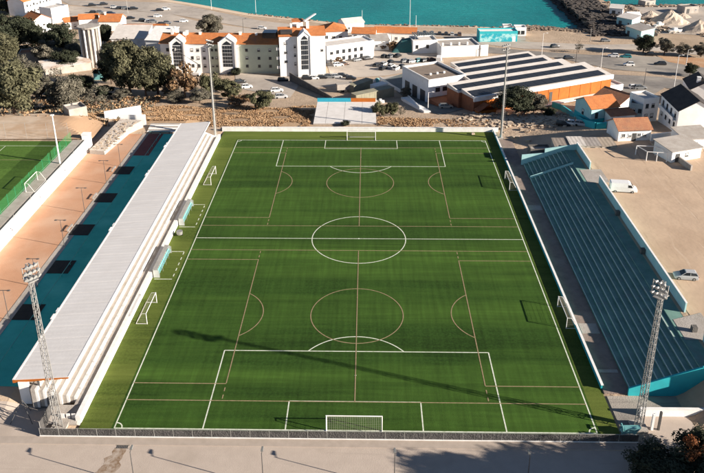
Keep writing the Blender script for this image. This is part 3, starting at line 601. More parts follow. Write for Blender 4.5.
MB().hexa([(XR(48.6), -36.4, 3.99), (XR(53.5), -36.6, 4.0), (XR(53.5), -29.8, 4.0), (XR(48.6), -31.5, 3.99)], [(XR(48.6), -36.4, 4.02), (XR(53.5), -36.6, 4.12), (XR(53.5), -29.8, 4.12), (XR(48.6), -31.5, 4.02)]).build('access_ramp', m_conc, rs)
MB().hexa([(XR(48.8), 17.6, 3.99), (XR(53.5), 17.6, 4.0), (XR(53.5), 24.4, 4.0), (XR(48.8), 24.4, 3.99)], [(XR(48.8), 17.6, 4.02), (XR(53.5), 17.6, 4.12), (XR(53.5), 24.4, 4.12), (XR(48.8), 24.4, 4.02)]).build('access_ramp', m_conc, rs)
for yy in (-12.0, 2.5, -34.8): MB().box(XR(50.2), XR(50.95), yy, yy+.8, 3.98, 4.9).build('bin', m_concd, rs)
# end walls
MB().prism_y([(XR(38.3), 0), (XR(51.2), 0), (XR(51.2), 5.2), (XR(48.0), 5.0), (XR(38.3), 1.25)], SY0-.35, SY0-.06).build('end_wall', m_teal, rs)
MB().prism_y([(XR(38.3), 0), (XR(51.2), 0), (XR(51.2), 5.5), (XR(43.6), 4.3), (XR(43.6), 3.2), (XR(38.3), 2.7)], SY1+.06, SY1+.35).build('end_wall', m_palet, rs)
# light metal plates lying on the walkway
for x, y, wd in ((36.9, 13.3, 2.2), (36.9, -28.6, 2.6), (37.0, -38.9, .7)):
    MB().box(XR(35.6), XR(38.4), y-wd/2, y+wd/2, .125, .18).build('cover_plate', m_conc, rs)
# yard between the stand and the street
tag(MB().box(35.3, 51.4, -52.9, -44.1, -.2, .06).build('stand_yard', m_asph), kind='structure')
yw = thing('yard_wall', 'low white wall beside the yard at the near end of the open stand', 'wall', (38.6, -47.9, 0))
MB().box(0, 30, -.15, .15, 0, 1.25).build('wall', m_white, yw); MB().box(-.05, 30, -.2, .2, 1.25, 1.35).build('coping', m_wpaint, yw)
tag(MB().box(38.6, 70, -52.9, -48.06, .06, .09).build('tiled_yard', m_pave), kind='structure')
b = MB()
bt = thing('equipment_trolley', 'turquoise equipment trolley in the corner beside the right floodlight mast', 'trolley', (35.9, -51.2, .06))
MB().hexa([(-.9, -.5, .4), (.9, -.5, .4), (.9, .5, .4), (-.9, .5, .4)], [(-.5, -.4, 1.0), (1.6, -.3, 1.15), (1.6, .3, 1.15), (-.5, .4, 1.0)]).build('tray', m_turq, bt)
MB().tube((-.8, -.4, 0), (-.8, -.4, 1.3), .09).tube((-.8, .4, 0), (-.8, .4, 1.3), .09).tube((-.8, -.4, 1.3), (-.8, .4, 1.3), .09).build('handle', m_turq, bt)
for e in (-1, 1): MB().tube((.8, e*.45, .2), (.8, e*.55, .2), .2, n=10).build('wheel', m_turq, bt)
gp = thing('gate_posts', 'pair of pale and dark gate posts next to the right floodlight mast', 'gate', (39.3, -50.5, .06))
MB().box(-.15, .15, -.15, .15, 0, 2.6).build('post', m_white, gp); MB().box(.75, 1.0, -.15, .15, 0, 3.0).build('post', m_dmetal, gp)

# ================================================================ FLOODLIGHT MASTS
def lattice(loc, h, label, rz, wb=.56, wt=.28):
    t = thing('floodlight_mast', label, 'floodlight mast', loc, 0, 'corner floodlight masts')
    MB().box(-1, 1, -1, 1, 0, .35).build('footing', m_conc, t)
    cor = [Vector((math.cos(R(a+rz)), math.sin(R(a+rz)), 0)) for a in (45, 135, 225, 315)]
    pt = lambda k, f: cor[k]*(wb+(wt-wb)*f)+Vector((0, 0, .3+(h-.3)*f))
    for k in range(4): MB().tube(pt(k, 0), pt(k, 1), .06, .042, 6).build('leg', m_metal, t)
    b = MB(); n = 22
    for i in range(n):
        f0, f1 = i/n, (i+1)/n
        for k in range(4):
            q = (k+1) % 4; b.tube(pt(k, f0), pt(q, f1) if i % 2 else pt(q, f1), .032, n=4, cap=False); b.tube(pt(k, f1), pt(q, f1), .03, n=4, cap=False)
    b.build('bracing', m_metal, t)
    hd = MB(); hd.box(-1.0, 1.0, -.6, -.5, h-1.7, h-1.62); hd.box(-1.0, 1.0, -.6, -.5, h-.9, h-.82); hd.box(-1.0, 1.0, -.6, -.5, h-.08, h); hd.box(-1.03, -.97, -.6, -.5, h-1.8, h+.1); hd.box(.97, 1.03, -.6, -.5, h-1.8, h+.1); hd.box(-.6, .6, -.9, .8, h-2.1, h-2.0)
    H = hd.build('head_frame', m_metal, t); H.rotation_euler.z = R(rz)
    def lamp():
        b = MB(); n = 10
        ring = [(  .30*math.cos(2*math.pi*i/n), .30*math.sin(2*math.pi*i/n)) for i in range(n)]
        b.tube((0, .25, 0), (0, -.12, 0), .10, .28, n); return b.data('floodlight', m_metal)
    def lens(): return MB().tube((0, -.12, 0), (0, -.16, 0), .265, .265, 10).data('lens', m_lamp)
    L1, L2 = shared('fl', lamp), shared('fln', lens)
    for r_ in range(3):
        for c in range(4 if r_ < 2 else 3):
            x = -.78+c*.52+(0.26 if r_ == 2 else 0); lo = link('floodlight', L1, H, (x, -.78, h-1.55+r_*.8)); lo.rotation_euler = (R(30), 0, R((c-1.5)*14))
            link('lens', L2, lo)
    return t
def polemast(loc, h, label, rz):
    t = thing('floodlight_mast', label, 'floodlight mast', loc, 0, 'corner floodlight masts')
    MB().box(-.7, .7, -.7, .7, 0, .4).build('footing', m_conc, t)
    MB().tube((0, 0, .3), (0, 0, h), .34, .16, 10).build('pole', m_metal, t)
    b = MB()
    for k in range(int(h/.6)): b.box(.3-.12*k*.6/h, .62-.12*k*.6/h, -.02, .02, 1.5+k*.57, 1.53+k*.57)
    b.tube((.62, 0, 1.4), (.48, 0, h-.4), .025, n=4); b.build('ladder', m_metal, t)
    hd = MB().box(-1.4, 1.4, -.3, -.2, h-.9, h-.8).box(-1.4, 1.4, -.3, -.2, h, h+.1).box(-.5, .5, -.5, .5, h-1.4, h-1.32)
    H = hd.build('head_frame', m_metal, t); H.rotation_euler.z = R(rz)
    for r_ in range(2):
        for c in range(4):
            lo = link('floodlight', SHARE['fl'], H, (-1.15+c*.76, -.45, h-.75+r_*.95)); lo.rotation_euler = (R(30), 0, R((c-1.5)*12)); link('lens', SHARE['fln'], lo)
    return t
lattice((37.7, -50.1, .06), 22.6, 'steel lattice floodlight mast at the near right corner by the open stand', -50)
lattice((-39.3, -51.5, 0), 25.4, 'steel lattice floodlight mast at the near left corner by the covered stand', 50)
polemast((36.2, 52.6, 0), 24.6, 'slim floodlight mast at the far right corner of the pitch', -140)
polemast((-37.9, 51.6, 0), 26.0, 'slim floodlight mast at the far left corner of the pitch', 140)
t = thing('white_pole', 'plain white lighting pole on the edge of the training pitch', 'pole', (*(-68.6, 26.7), 4.06))
MB().tube((0, 0, 0), (0, 0, 11.6), .22, .13, 10).build('pole', m_wpaint, t); MB().box(-.35, .35, -.25, .25, 11.6, 11.85).build('lamp_head', m_wpaint, t)

# ================================================================ STREET LAMPS in front
def street_lamp(loc, label, first=[None]):
    if first[0] is None:
        t = thing('street_lamp', label, 'street lamp', loc, 0, 'street lamps along the pavement')
        MB().tube((0, 0, 0), (0, 0, .8), .11, .09, 10).build('base', m_dmetal, t); MB().tube((0, 0, .8), (0, 0, 5.2), .065, .05, 8).build('pole', m_dmetal, t)
        MB().tube((0, 0, 5.1), (0, .55, 5.25), .04).build('arm', m_dmetal, t)
        MB().hexa([(-.17, .3, 5.18), (.17, .3, 5.18), (.13, 1.0, 5.24), (-.13, 1.0, 5.24)], [(-.14, .3, 5.36), (.14, .3, 5.36), (.1, 1.0, 5.32), (-.1, 1.0, 5.32)]).build('lamp_head', M('lamp_grey', (.2, .2, .19), None, 1, .5), t)
        first[0] = t; return t
    return copy_thing(first[0], loc, 0, label)
for k, x in enumerate((-26.5, -10.8, 5.0, 20.9)): street_lamp((x, -60.6, .03), 'slim dark street lamp on the front pavement, '+ORD[k]+' from the left')

# ================================================================ BUILDINGS
def winmesh(wd, ht, fm):
    return MB().box(-wd/2, wd/2, -.07, -.005, 0, .09).box(-wd/2, wd/2, -.07, -.005, ht-.09, ht).box(-wd/2, -wd/2+.09, -.07, -.005, .09, ht-.09).box(wd/2-.09, wd/2, -.07, -.005, .09, ht-.09).box(-.035, .035, -.06, -.005, .09, ht-.09).data('window', fm)
def panemesh(wd, ht): return MB().box(-wd/2+.09, wd/2-.09, -.03, -.004, .09, ht-.09).data('pane', m_glass)
class Bld:
    """a building whose front runs from fl to fr; local x along the front, y into the depth"""
    def __init__(s, name, label, fl, fr, depth, h, wall, cat='building', zb=None, group=None, foot=1.5):
        d = Vector((fr[0]-fl[0], fr[1]-fl[1])); s.w = d.length; s.d = depth; s.h = h
        z = zb if zb is not None else min(fl[2], fr[2])
        s.o = thing(name, label, cat, (fl[0], fl[1], z), math.atan2(d.y, d.x), group)
        s.wallm = wall; s.foot = foot; s.gable = None
    def walls(s, gable=None, rise=0):
        b = MB(); w_, d, h = s.w, s.d, s.h
        if gable == 'x':
            b.face([(0, 0, -s.foot), (w_, 0, -s.foot), (w_, 0, h), (0, 0, h)]); b.face([(w_, d, -s.foot), (0, d, -s.foot), (0, d, h), (w_, d, h)])
            for x in (0, w_): b.face([(x, 0, -s.foot), (x, 0, h), (x, d/2, h+rise), (x, d, h), (x, d, -s.foot)])
        elif gable == 'y':
            for y in (0, d): b.face([(0, y, -s.foot), (w_, y, -s.foot), (w_, y, h), (w_/2, y, h+rise), (0, y, h)])
            for x in (0, w_): b.face([(x, 0, -s.foot), (x, d, -s.foot), (x, d, h), (x, 0, h)])
        else: b.box(0, w_, 0, d, -s.foot, h)
        b.build('wall', s.wallm, s.o); return s
    def roof(s, kind, mat, rise=1.6, ov=.35, th=.14):
        w_, d, h = s.w, s.d, s.h
        if kind in 'xy': s.walls(kind, rise)
        else: s.walls()
        def slab(q, nm='roof'):
            n = (Vector(q[1])-Vector(q[0])).cross(Vector(q[3])-Vector(q[0])).normalized()*th
            q = [Vector(p)+Vector((0, 0, .02)) for p in q]
            return MB().hexa(q, [p+n for p in q]).build(nm, mat, s.o)
        if kind == 'x':
            k = ov*rise/(d/2)
            slab([(-ov, -ov, h-k), (w_+ov, -ov, h-k), (w_+ov, d/2, h+rise), (-ov, d/2, h+rise)]); slab([(w_+ov, d+ov, h-k), (-ov, d+ov, h-k), (-ov, d/2, h+rise), (w_+ov, d/2, h+rise)])
            MB().tube((-ov, d/2, h+rise+th), (w_+ov, d/2, h+rise+th), .13).build('ridge', mat, s.o)
        elif kind == 'y':
            k = ov*rise/(w_/2)
            slab([(-ov, d+ov, h-k), (-ov, -ov, h-k), (w_/2, -ov, h+rise), (w_/2, d+ov, h+rise)]); slab([(w_+ov, -ov, h-k), (w_+ov, d+ov, h-k), (w_/2, d+ov, h+rise), (w_/2, -ov, h+rise)])
            MB().tube((w_/2, -ov, h+rise+th), (w_/2, d+ov, h+rise+th), .13).build('ridge', mat, s.o)
        elif kind == 'h':
            i = min(w_, d)/2; A = [(-ov, -ov, h), (w_+ov, -ov, h), (w_+ov, d+ov, h), (-ov, d+ov, h)]
            r0, r1 = ((i, d/2, h+rise), (w_-i, d/2, h+rise)) if w_ >= d else ((w_/2, i, h+rise), (w_/2, d-i, h+rise))
            b = MB(); up = lambda p: (p[0], p[1], p[2]+.1)
            if w_ >= d: F = [[A[0], A[1], r1, r0], [A[2], A[3], r0, r1], [A[1], A[2], r1], [A[3], A[0], r0]]
            else: F = [[A[1], A[2], r1, r0], [A[3], A[0], r0, r1], [A[0], A[1], r0], [A[2], A[3], r1]]
            for q in F: b.face([up(p) for p in q])
            b.face([up(p) for p in A[::-1]]); b.build('roof', mat, s.o)
        elif kind == 'm':                                      # mono-pitch, high at the back
            slab([(-ov, -ov, h+.02), (w_+ov, -ov, h+.02), (w_+ov, d+ov, h+rise), (-ov, d+ov, h+rise)])
            MB().prism_y([(0, 0), (.0, 0.01), (w_, .01), (w_, 0)], 0, .01).build('wall_plate', s.wallm, s.o, (0, d-.2, h))
            MB().hexa([(0, .1, h), (w_, .1, h), (w_, d, h), (0, d, h)], [(0, .1, h+.005), (w_, .1, h+.005), (w_, d, h+rise-.02), (0, d, h+rise-.02)]).build('gable_wall', s.wallm, s.o)
        elif kind == 'f':
            MB().box(.25, w_-.25, .25, d-.25, h+.004, h+.06).build('roof', mat, s.o)
            MB().box(0, w_, 0, .22, h+.004, h+.55).box(0, w_, d-.22, d, h+.004, h+.55).box(0, .22, .22, d-.22, h+.004, h+.55).box(w_-.22, w_, .22, d-.22, h+.004, h+.55).build('parapet', s.wallm, s.o)
        return s
    def place(s, side, a):
        if side == 'f': return (a, 0), 0
        if side == 'r': return (s.w, a), math.pi/2
        if side == 'l': return (0, a), -math.pi/2
        return (a, s.d), math.pi
    def win(s, side, a, z, wd=1.2, ht=1.3, fm=None, name='window'):
        fm = fm or m_wpaint; (x, y), r_ = s.place(side, a)
        o = link(name, shared(('w', wd, ht, fm.name), lambda: winmesh(wd, ht, fm)), s.o, (x, y, z), r_)
        link('pane', shared(('p', wd, ht), lambda: panemesh(wd, ht)), o)
        link('sill', shared(('s', wd), lambda: MB().box(-wd/2-.1, wd/2+.1, -.16, -.004, -.1, -.002).data('sill', m_conc)), o)
        q = (abs(a*7.3+z*3.1+s.o.location.x*1.7) % 1.0)
        if q < .45: f_ = .25 if q < .15 else .5 if q < .3 else .8; link('shutter', shared(('sh', wd, ht, f_), lambda: MB().box(-wd/2+.09, wd/2-.09, -.05, -.031, ht-.09-(ht-.2)*f_, ht-.09).data('shutter', m_wpaint)), o)
        return s
    def wins(s, side, xs, zs, wd=1.2, ht=1.3, fm=None):
        for a in xs:
            for z in zs: s.win(side, a, z, wd, ht, fm)
        return s
    def door(s, side, a, wd=1.1, ht=2.1, mat=None):
        (x, y), r_ = s.place(side, a)
        o = link('door', MB().box(-wd/2, wd/2, -.06, -.004, 0, ht).data('door', mat or m_dmetal), s.o, (x, y, .02), r_)
        MB().box(wd/2-.2, wd/2-.12, -.1, -.06, .95, 1.05).build('handle', m_metal, o); return s
    def chimney(s, x, y, z, h=1.3, a=.35):
        MB().box(x-a, x+a, y-a, y+a, z-1, z+h).box(x-a-.08, x+a+.08, y-a-.08, y+a+.08, z+h, z+h+.15).build('chimney', m_white, s.o); return s
    def part(s, name, mb, mat): return mb.build(name, mat, s.o)

# ---- the apartment building in front of the car park
def stair_tower(B, x, wd, y, z0, h, gl):
    """projecting white stair tower with a gable and a tall dark glazed strip"""
    t = MB(); t.box(x-wd/2, x+wd/2, y-1.6, y+.2, -1.5, h-1.2); t.face([(x-wd/2, y-1.6, h-1.2), (x+wd/2, y-1.6, h-1.2), (x, y-1.6, h+.9)])
    t.face([(x-wd/2, y+3, h-1.2), (x+wd/2, y+3, h-1.2), (x, y+3, h+.9)]); t.box(x-wd/2, x+wd/2, y+.2, y+3, h-3, h-1.21)
    T = t.build('stair_tower', m_white, B.o)
    MB().hexa([(x-wd/2-.15, y-1.8, h-1.35), (x, y-1.8, h+.9), (x, y+3, h+.9), (x-wd/2-.15, y+3, h-1.35)], [(x-wd/2-.15, y-1.8, h-1.15), (x, y-1.8, h+1.1), (x, y+3, h+1.1), (x-wd/2-.15, y+3, h-1.15)]).hexa([(x, y-1.8, h+.9), (x+wd/2+.15, y-1.8, h-1.35), (x+wd/2+.15, y+3, h-1.35), (x, y+3, h+.9)], [(x, y-1.8, h+1.1), (x+wd/2+.15, y-1.8, h-1.15), (x+wd/2+.15, y+3, h-1.15), (x, y+3, h+1.1)]).build('tower_roof', m_white, T)
    g = gl/2
    for k in range(6):                                        # glazing panels, then the head panel
        za = 3.0+k*(h-5.2)/6; zb_ = 3.0+(k+1)*(h-5.2)/6-.16
        for c in range(4): MB().box(x-g+c*gl/4+.06, x-g+(c+1)*gl/4-.06, y-1.66, y-1.602, za, zb_).build('pane', m_glass, T)
    MB().face([(x-g, y-1.64, h-2.1), (x+g, y-1.64, h-2.1), (x+g*.6, y-1.64, h-1.35), (x, y-1.64, h-.6), (x-g*.6, y-1.64, h-1.35)]).build('head_pane', m_glass, T)
    MB().box(x-wd/2-.25, x-wd/2+.35, y-1.9, y-1.61, 0, h-1.0).box(x+wd/2-.35, x+wd/2+.25, y-1.9, y-1.61, 0, h-1.0).build('pilaster', m_wpaint, T)
ap = Bld('apartment_building', 'four-storey white apartment block with gabled stair tower, tallest of the row', (-29.9, 131.2, -7.57), (-13.6, 133.4, -7.70), 13, 14.9, m_white)
ap.roof('x', m_tile, 1.7, .3)
stair_tower(ap, 8.9, 4.6, 0, 0, 16.0, 2.6)
ap.wins('f', [2.2], [12.0, 8.6, 5.2], 1.0, .9, m_dmetal).win('f', 15.2, 9.0, .9, .9, m_dmetal).wins('f', [5.5], [10.6, 7.4, 4.2], .7, 1.1, m_dmetal)
ap.door('f', 7.3, 1.2, 2.3, m_green).door('f', 10.4, 1.3, 2.3, m_green)
ap.wins('r', [3, 7, 10.5], [10, 7, 4, 1.2], 1.1, 1.2, m_dmetal)
for z in (3.0, 6.4, 9.8):
    ap.part('balcony', MB().box(-1.1, 0, .4, 3.4, z, z+.15).box(-1.1, -1.02, .4, 3.4, z+.15, z+1.0).box(-1.1, 0, .4, .48, z+.15, z+1.0), m_wpaint)
    ap.win('l', 2.0, z+.15, 1.4, 2.0, m_dmetal)
ap.chimney(4.6, 6.2, 16.4, 1.5).chimney(10.5, 5.4, 16.3, 2.4, .5).chimney(7.2, 6.2, 16.4, 1.6, .6)
ap.part('roof_terrace', MB().box(.6, 4.8, .6, 4.6, 15.6, 16.35), m_dark); ap.part('penthouse', MB().box(5.2, 9.0, 7.8, 12, 14.5, 18.2).box(5.0, 9.2, 7.6, 12.2, 18.2, 18.45, 1), [m_white, m_tile])
ap.part('roof_shed', MB().hexa([(9.6, 6.6, 18.4), (14, 9.6, 20.4), (13.4, 10.2, 20.4), (9.0, 7.2, 18.4)], [(9.6, 6.6, 18.7), (14, 9.6, 20.7), (13.4, 10.2, 20.7), (9.0, 7.2, 18.7)]), m_wpaint)
F0, F1 = Vector((-74.3, 137.1, -7.93)), Vector((-31.0, 135.8, -7.85))
wg = Bld('apartment_wing', 'long white and pale green apartment wing with orange roof and two glazed stair towers', tuple(F0), tuple(F1), 12, 11.2, m_white)
wg.roof('x', m_tile, 2.3, .4); L_ = wg.w
bx = lambda u: (u-163)/116.0*L_
stair_tower(wg, bx(181), 5.2, 0, 0, 13.0, 3.4); stair_tower(wg, bx(230), 6.0, 0, 0, 13.2, 3.6)
wg.part('green_panel', MB().box(bx(241), L_-.02, -.08, -.004, .2, 11.0), m_green); wg.part('green_panel', MB().box(bx(211), bx(221), -.08, -.004, .2, 11.0), m_green)
k0 = len(wg.o.children)
for u in (248, 260, 271): wg.wins('f', [bx(u)], [8.4, 5.4, 2.4], .95, 1.0, m_dmetal)
for u in (214, 218): wg.wins('f', [bx(u)], [8.4, 5.4, 2.4], .8, .9, m_dmetal)
for c in wg.o.children:
    if c.name.startswith('window'): c.location.y -= .085
for u in (194, 200, 206, 170): wg.wins('f', [bx(u)], [8.2, 5.2, 2.2], 1.0, 1.2, m_dmetal)
for u, z in ((172, 13.6), (187, 13), (200, 12.4), (240, 12.6), (256, 12.2)): wg.chimney(bx(u), 5.2, z, 1.6, .4)
wg.part('satellite_dish', MB().tube((bx(187), 3, 12.4), (bx(187), 3, 14), .05).tube((bx(187), 2.6, 14.2), (bx(187), 2.9, 14.3), .95, .5, 12), m_wpaint)
wg.part('roof_cabin', MB().box(bx(263), L_-1, 3, 8, 11.6, 14.6), m_glass)
# ---- low white building and orange roofs right of the apartments
b = Bld('long_white_house', 'long low white building with dark windows right of the apartment block', (-14.2, 153.4, -8.90), (4.1, 163.0, -9.18), 9, 6.4, m_white); b.roof('f', m_whroof)
b.wins('f', [2+2.6*i for i in range(int(b.w/2.6)-1)], [3.4, .7], 1.3, 1.5, m_dmetal)
b = Bld('orange_roof_hall', 'wide orange hipped roof hall behind the low white building', (-17.9, 183.3, -9.63), (-6.9, 185.2, -9.67), 12, 5.5, m_white); b.roof('h', m_tile, 2.6); b.wins('f', [2, 5, 8], [2.6], 1.4, 1.5)
b = Bld('white_hall', 'small white hall with a dark gable roof near the beach', (-8.8, 205.9, -10.00), (-0.1, 209.7, -10.00), 8, 4.2, m_white); b.roof('x', m_whroof, 1.4); b.wins('f', [2, 4.5], [1.4], 1.2, 1.2)
b = Bld('terrace_house', 'white terrace house with orange roof left of the seafront pole', (-5.1, 181.5, -9.59), (4.7, 180.7, -9.57), 8, 5.5, m_white); b.roof('x', m_tile, 1.6); b.wins('f', [1.5, 4.2, 6.9], [3.4, .8], 1.2, 1.4, m_dmetal)
b = Bld('terrace_house', 'low orange roofed house in the middle of the seafront terrace', (4.7, 188.9, -9.75), (11.7, 188.9, -9.75), 8, 4.2, m_white); b.roof('x', m_tile, 1.5); b.wins('f', [2, 5], [1], 1.2, 1.3)
b = Bld('terrace_house', 'low orange roofed house at the right end of the seafront terrace', (11.9, 188.9, -9.75), (22.4, 188.0, -9.73), 8, 4.0, m_white); b.roof('x', m_tile, 1.5); b.wins('f', [2, 5, 8], [1], 1.2, 1.3)
b = Bld('grey_hut', 'grey roofed white hut behind the parked cars', (3.4, 173.7, -9.42), (10.4, 174.6, -9.43), 7, 4.0, m_white); b.roof('m', m_conc, 1.0); b.win('f', 1.8, 1.5, 1, 1)
tn = thing('shade_tent', 'dark teal shade net tent left of the white house with pergola', 'tent', (17.0, 172.0, -9.38))
MB().hexa([(-5.5, -2.5, 0), (3.2, -2.5, 0), (3.2, 4, 0), (-5.5, 4, 0)], [(-1.5, -1, 4.6), (2.2, -1.5, 5.2), (2.0, 2, 5.4), (-1.5, 2, 4.8)]).build('net', M('shade_net', (.03, .13, .14), (.04, .10, .10), 1, .9), tn); MB().tube((-1.5, -1, 0), (-1.5, -1, 4.7), .08).tube((2.2, -1.5, 0), (2.2, -1.5, 5.4), .08).build('poles', m_metal, tn)
b = Bld('pergola_house', 'white house with a dark slatted roof pergola', (20.0, 167.9, -9.29), (29.9, 169.6, -9.32), 8, 5.0, m_white); b.roof('f', m_whroof); b.wins('f', [1.6, 6.0], [2.2], 1.1, 1.5, m_dmetal)
for k in range(10): b.part('pergola_slat', MB().box(1+k*(b.w-2)/9-.25, 1+k*(b.w-2)/9+.25, .8, 6.5, 7.3, 7.5), M('pergola_slate', (.09, .12, .13), None, 1, .5))
for k in (1, b.w-1): b.part('pergola_post', MB().tube((k, .9, 5.05), (k, .9, 7.3), .08).tube((k, 6.4, 5.05), (k, 6.4, 7.3), .08), m_metal)
b = Bld('courtyard_building', 'long beige walled building with white end wall beside the warehouse', (30.9, 162.1, -9.16), (46.7, 164.7, -9.22), 12, 4.0, m_white); b.roof('f', m_conc); b.part('end_wall', MB().box(b.w-.02, b.w+3.2, -.3, .2, -1, 4.6), m_wpaint)
for k in range(4): b.part('roof_vent', MB().box(1+k*3.4, 1.7+k*3.4, 3, 3.7, 4.06, 5.2), m_wpaint)
b = Bld('mural_kiosk', 'long flat kiosk with turquoise wave mural by the beach', (49.6, 188.5, -9.75), (66.1, 189.3, -9.76), 6, 4.2, m_teal); b.roof('f', m_wpaint)
m_mur = M('wave_mural', (.35, .62, .62), (.02, .34, .42), .35, .7, mix=(.45, .55))
b.part('mural', MB().box(.3, b.w-.3, -.05, -.004, .2, 3.6), m_mur); b.door('f', b.w-1.5, 1.4, 2.4, m_wpaint)
b = Bld('beach_cafe', 'white beach cafe with dark openings right of the mural kiosk', (67.2, 200.4, -10.00), (72.1, 200.4, -10.00), 5, 3.4, m_white); b.roof('f', m_whroof); b.wins('f', [1.4, 3.4], [.8], 1.5, 1.6, m_dmetal)
b = Bld('beach_cafe', 'low white beach hut with awning behind the mural kiosk', (62.7, 205.0, -10.00), (66.7, 205.0, -10.00), 4, 3.0, m_white); b.roof('f', m_dark); b.win('f', 1.6, .8, 1.2, 1.2)

# ---- warehouse with solar bays
ux, uy = Vector((.898, .439, 0)), Vector((-.439, .898, 0)); WO = Vector((34.5, 80.4, 0))
wh = thing('warehouse', 'large warehouse with striped white and solar panel roof and orange walls', 'warehouse', (34.5, 80.4, 0), math.atan2(.439, .898))
RZ = 2.2; bays = [(-2.0, 50, 0, 6.6), (-3.0, 50, 6.6, 13.2), (6, 46, 13.2, 19.8), (8, 43.5, 19.8, 26.2), (10, 41.5, 26.2, 32.2)]
spn = MB().box(.05, 3.25, 0, 3.7, 0, .07).data('solar_panel', m_solar)
for k, (u0, u1, v0, v1) in enumerate(bays):
    MB().box(u0, u1, v0, v1, -7.5, RZ-.5).build('wall', m_brown, wh)
    b = MB(); b.hexa([(u0-.2, v0+.02, RZ-.5), (u1+.2, v0+.02, RZ-.5), (u1+.2, v1-.02, RZ-.5), (u0-.2, v1-.02, RZ-.5)], [(u0-.2, v0+.02, RZ), (u1+.2, v0+.02, RZ), (u1+.2, v1-.02, RZ+.75), (u0-.2, v1-.02, RZ+.75)]); rf = b.build('roof_bay', m_whroof, wh)
    n = int((u1-u0-1)/3.3); sl_ = .75/(v1-v0)
    for i in range(n):
        o = link('solar_panel', spn, rf, (u0+.5+i*3.3, v0+.55, RZ+.08+.5*sl_)); o.rotation_euler.x = math.atan(sl_)
# front: white fascia, orange panels, end gables
MB().box(-2.3, 50.3, -.6, .0, RZ-1.25, RZ+.1).build('fascia', m_wpaint, wh)
for i in range(12):
    a = .2+i*4.15; MB().box(a, a+4.0, -.12, -.005, -6.5, RZ-1.28).build('orange_panel', m_orange, wh)
for i in (5, 6): MB().box(.6+i*4.15, 1.7+i*4.15, -.2, -.13, -3.2, -.2).build('door', m_dmetal, wh)
MB().box(21, 44, -3.2, -.7, -3.2, -3.0).build('loading_deck', m_wpaint, wh)
gb = MB().box(-2, 4.0, -3.0, -.61, -6, -1.4); gb.build('porch', m_orange, wh)
MB().hexa([(-2.3, -3.3, -1.4), (1.0, -3.3, .3), (1.0, -.62, .3), (-2.3, -.62, -1.4)], [(-2.3, -3.3, -1.2), (1.0, -3.3, .5), (1.0, -.62, .5), (-2.3, -.62, -1.2)]).hexa([(1.0, -3.3, .3), (4.3, -3.3, -1.4), (4.3, -.62, -1.4), (1.0, -.62, .3)], [(1.0, -3.3, .5), (4.3, -3.3, -1.2), (4.3, -.62, -1.2), (1.0, -.62, .5)]).build('porch_roof', m_brown, wh)
ad = thing('office_block', 'white flat-roofed office block at the left end of the warehouse', 'building', tuple(WO+ux*-7+uy*17.6), math.atan2(.439, .898))
MB().box(0, 13.5, 0, 17, -8, 2.4).build('wall', m_white, ad); MB().box(.4, 13.1, .4, 16.6, 2.404, 2.5).build('roof', M('brown_roofing', (.24, .19, .15), (.19, .15, .12), .5, .9), ad)
MB().box(0, 13.5, 0, .35, 2.404, 3.2).box(0, .35, .35, 17, 2.404, 3.2).box(13.15, 13.5, .35, 17, 2.404, 3.2).box(.35, 13.15, 16.65, 17, 2.404, 3.2).build('parapet', m_wpaint, ad)
for k in range(4):
    o = MB().box(2.4+k*2.6, 4.2+k*2.6, -.07, -.004, -1.2, .4).build('window', m_wpaint, ad); MB().box(2.5+k*2.6, 4.1+k*2.6, -.09, -.072, -1.1, .3).build('pane', m_glass, o)
for k in range(3): MB().box(-.08, -.004, 2+k*5, 5+k*5, -6.0, -1.0).build('doorway', m_dmetal, ad)
for k in range(3): MB().box(4+k*2.5, 4.6+k*2.5, 6, 6.6, 2.5, 3.1).build('roof_vent', m_wpaint, ad)
MB().box(-.3, 14, -8, -.1, -7, -2.6).build('lower_wing', m_brown, ad)

# ---- white panel terrace with blue and orange band
tr = thing('panel_terrace', 'white panelled flat roof with a blue and orange band behind the pitch', 'terrace', (-13.2, 61.3, 0))
MB().box(0, 17.2, 1.2, 19.5, -6, .32).build('base', m_conc, tr)
cols = [0, 3.3, 8.3, 13.3, 17.2]; rows = [1.2, 6.0, 11.0, 16.0, 19.2]
m_pan = M('white_roof_panel', (.72, .68, .64), (.62, .58, .54), .5, .7)
for i in range(4):
    for j in range(4): MB().box(cols[i]+.04, cols[i+1]-.04, rows[j]+.04, rows[j+1]-.04, .33, .40).build('panel', m_pan, tr)
MB().box(0, 9.9, 19.25, 19.6, .33, 1.45).build('blue_band', m_blueband, tr); MB().box(9.92, 17.2, 19.25, 19.6, .33, 1.45).build('orange_band', m_orange, tr)
# ---- dark retaining wall beside the forecourt
rw = thing('retaining_wall', 'dark grey retaining wall slanting down from the forecourt to the white terrace', 'wall', (-25.7, 124.6, -7.17))
A = Vector((-25.7, 124.6, -7.17)); Bp = Vector((-9.4, 96.5, -4.73)); d = Bp-A; n = Vector((d.y, -d.x, 0)).normalized()*.3
q0 = [(0, 0, -1), (d.x, d.y, d.z-1), (d.x+n.x, d.y+n.y, d.z-1), (n.x, n.y, -1)]; q1 = [(0, 0, 3.2), (d.x, d.y, d.z+1.2), (d.x+n.x, d.y+n.y, d.z+1.2), (n.x, n.y, 3.2)]
MB().hexa(q0, q1).build('wall', m_concd, rw)
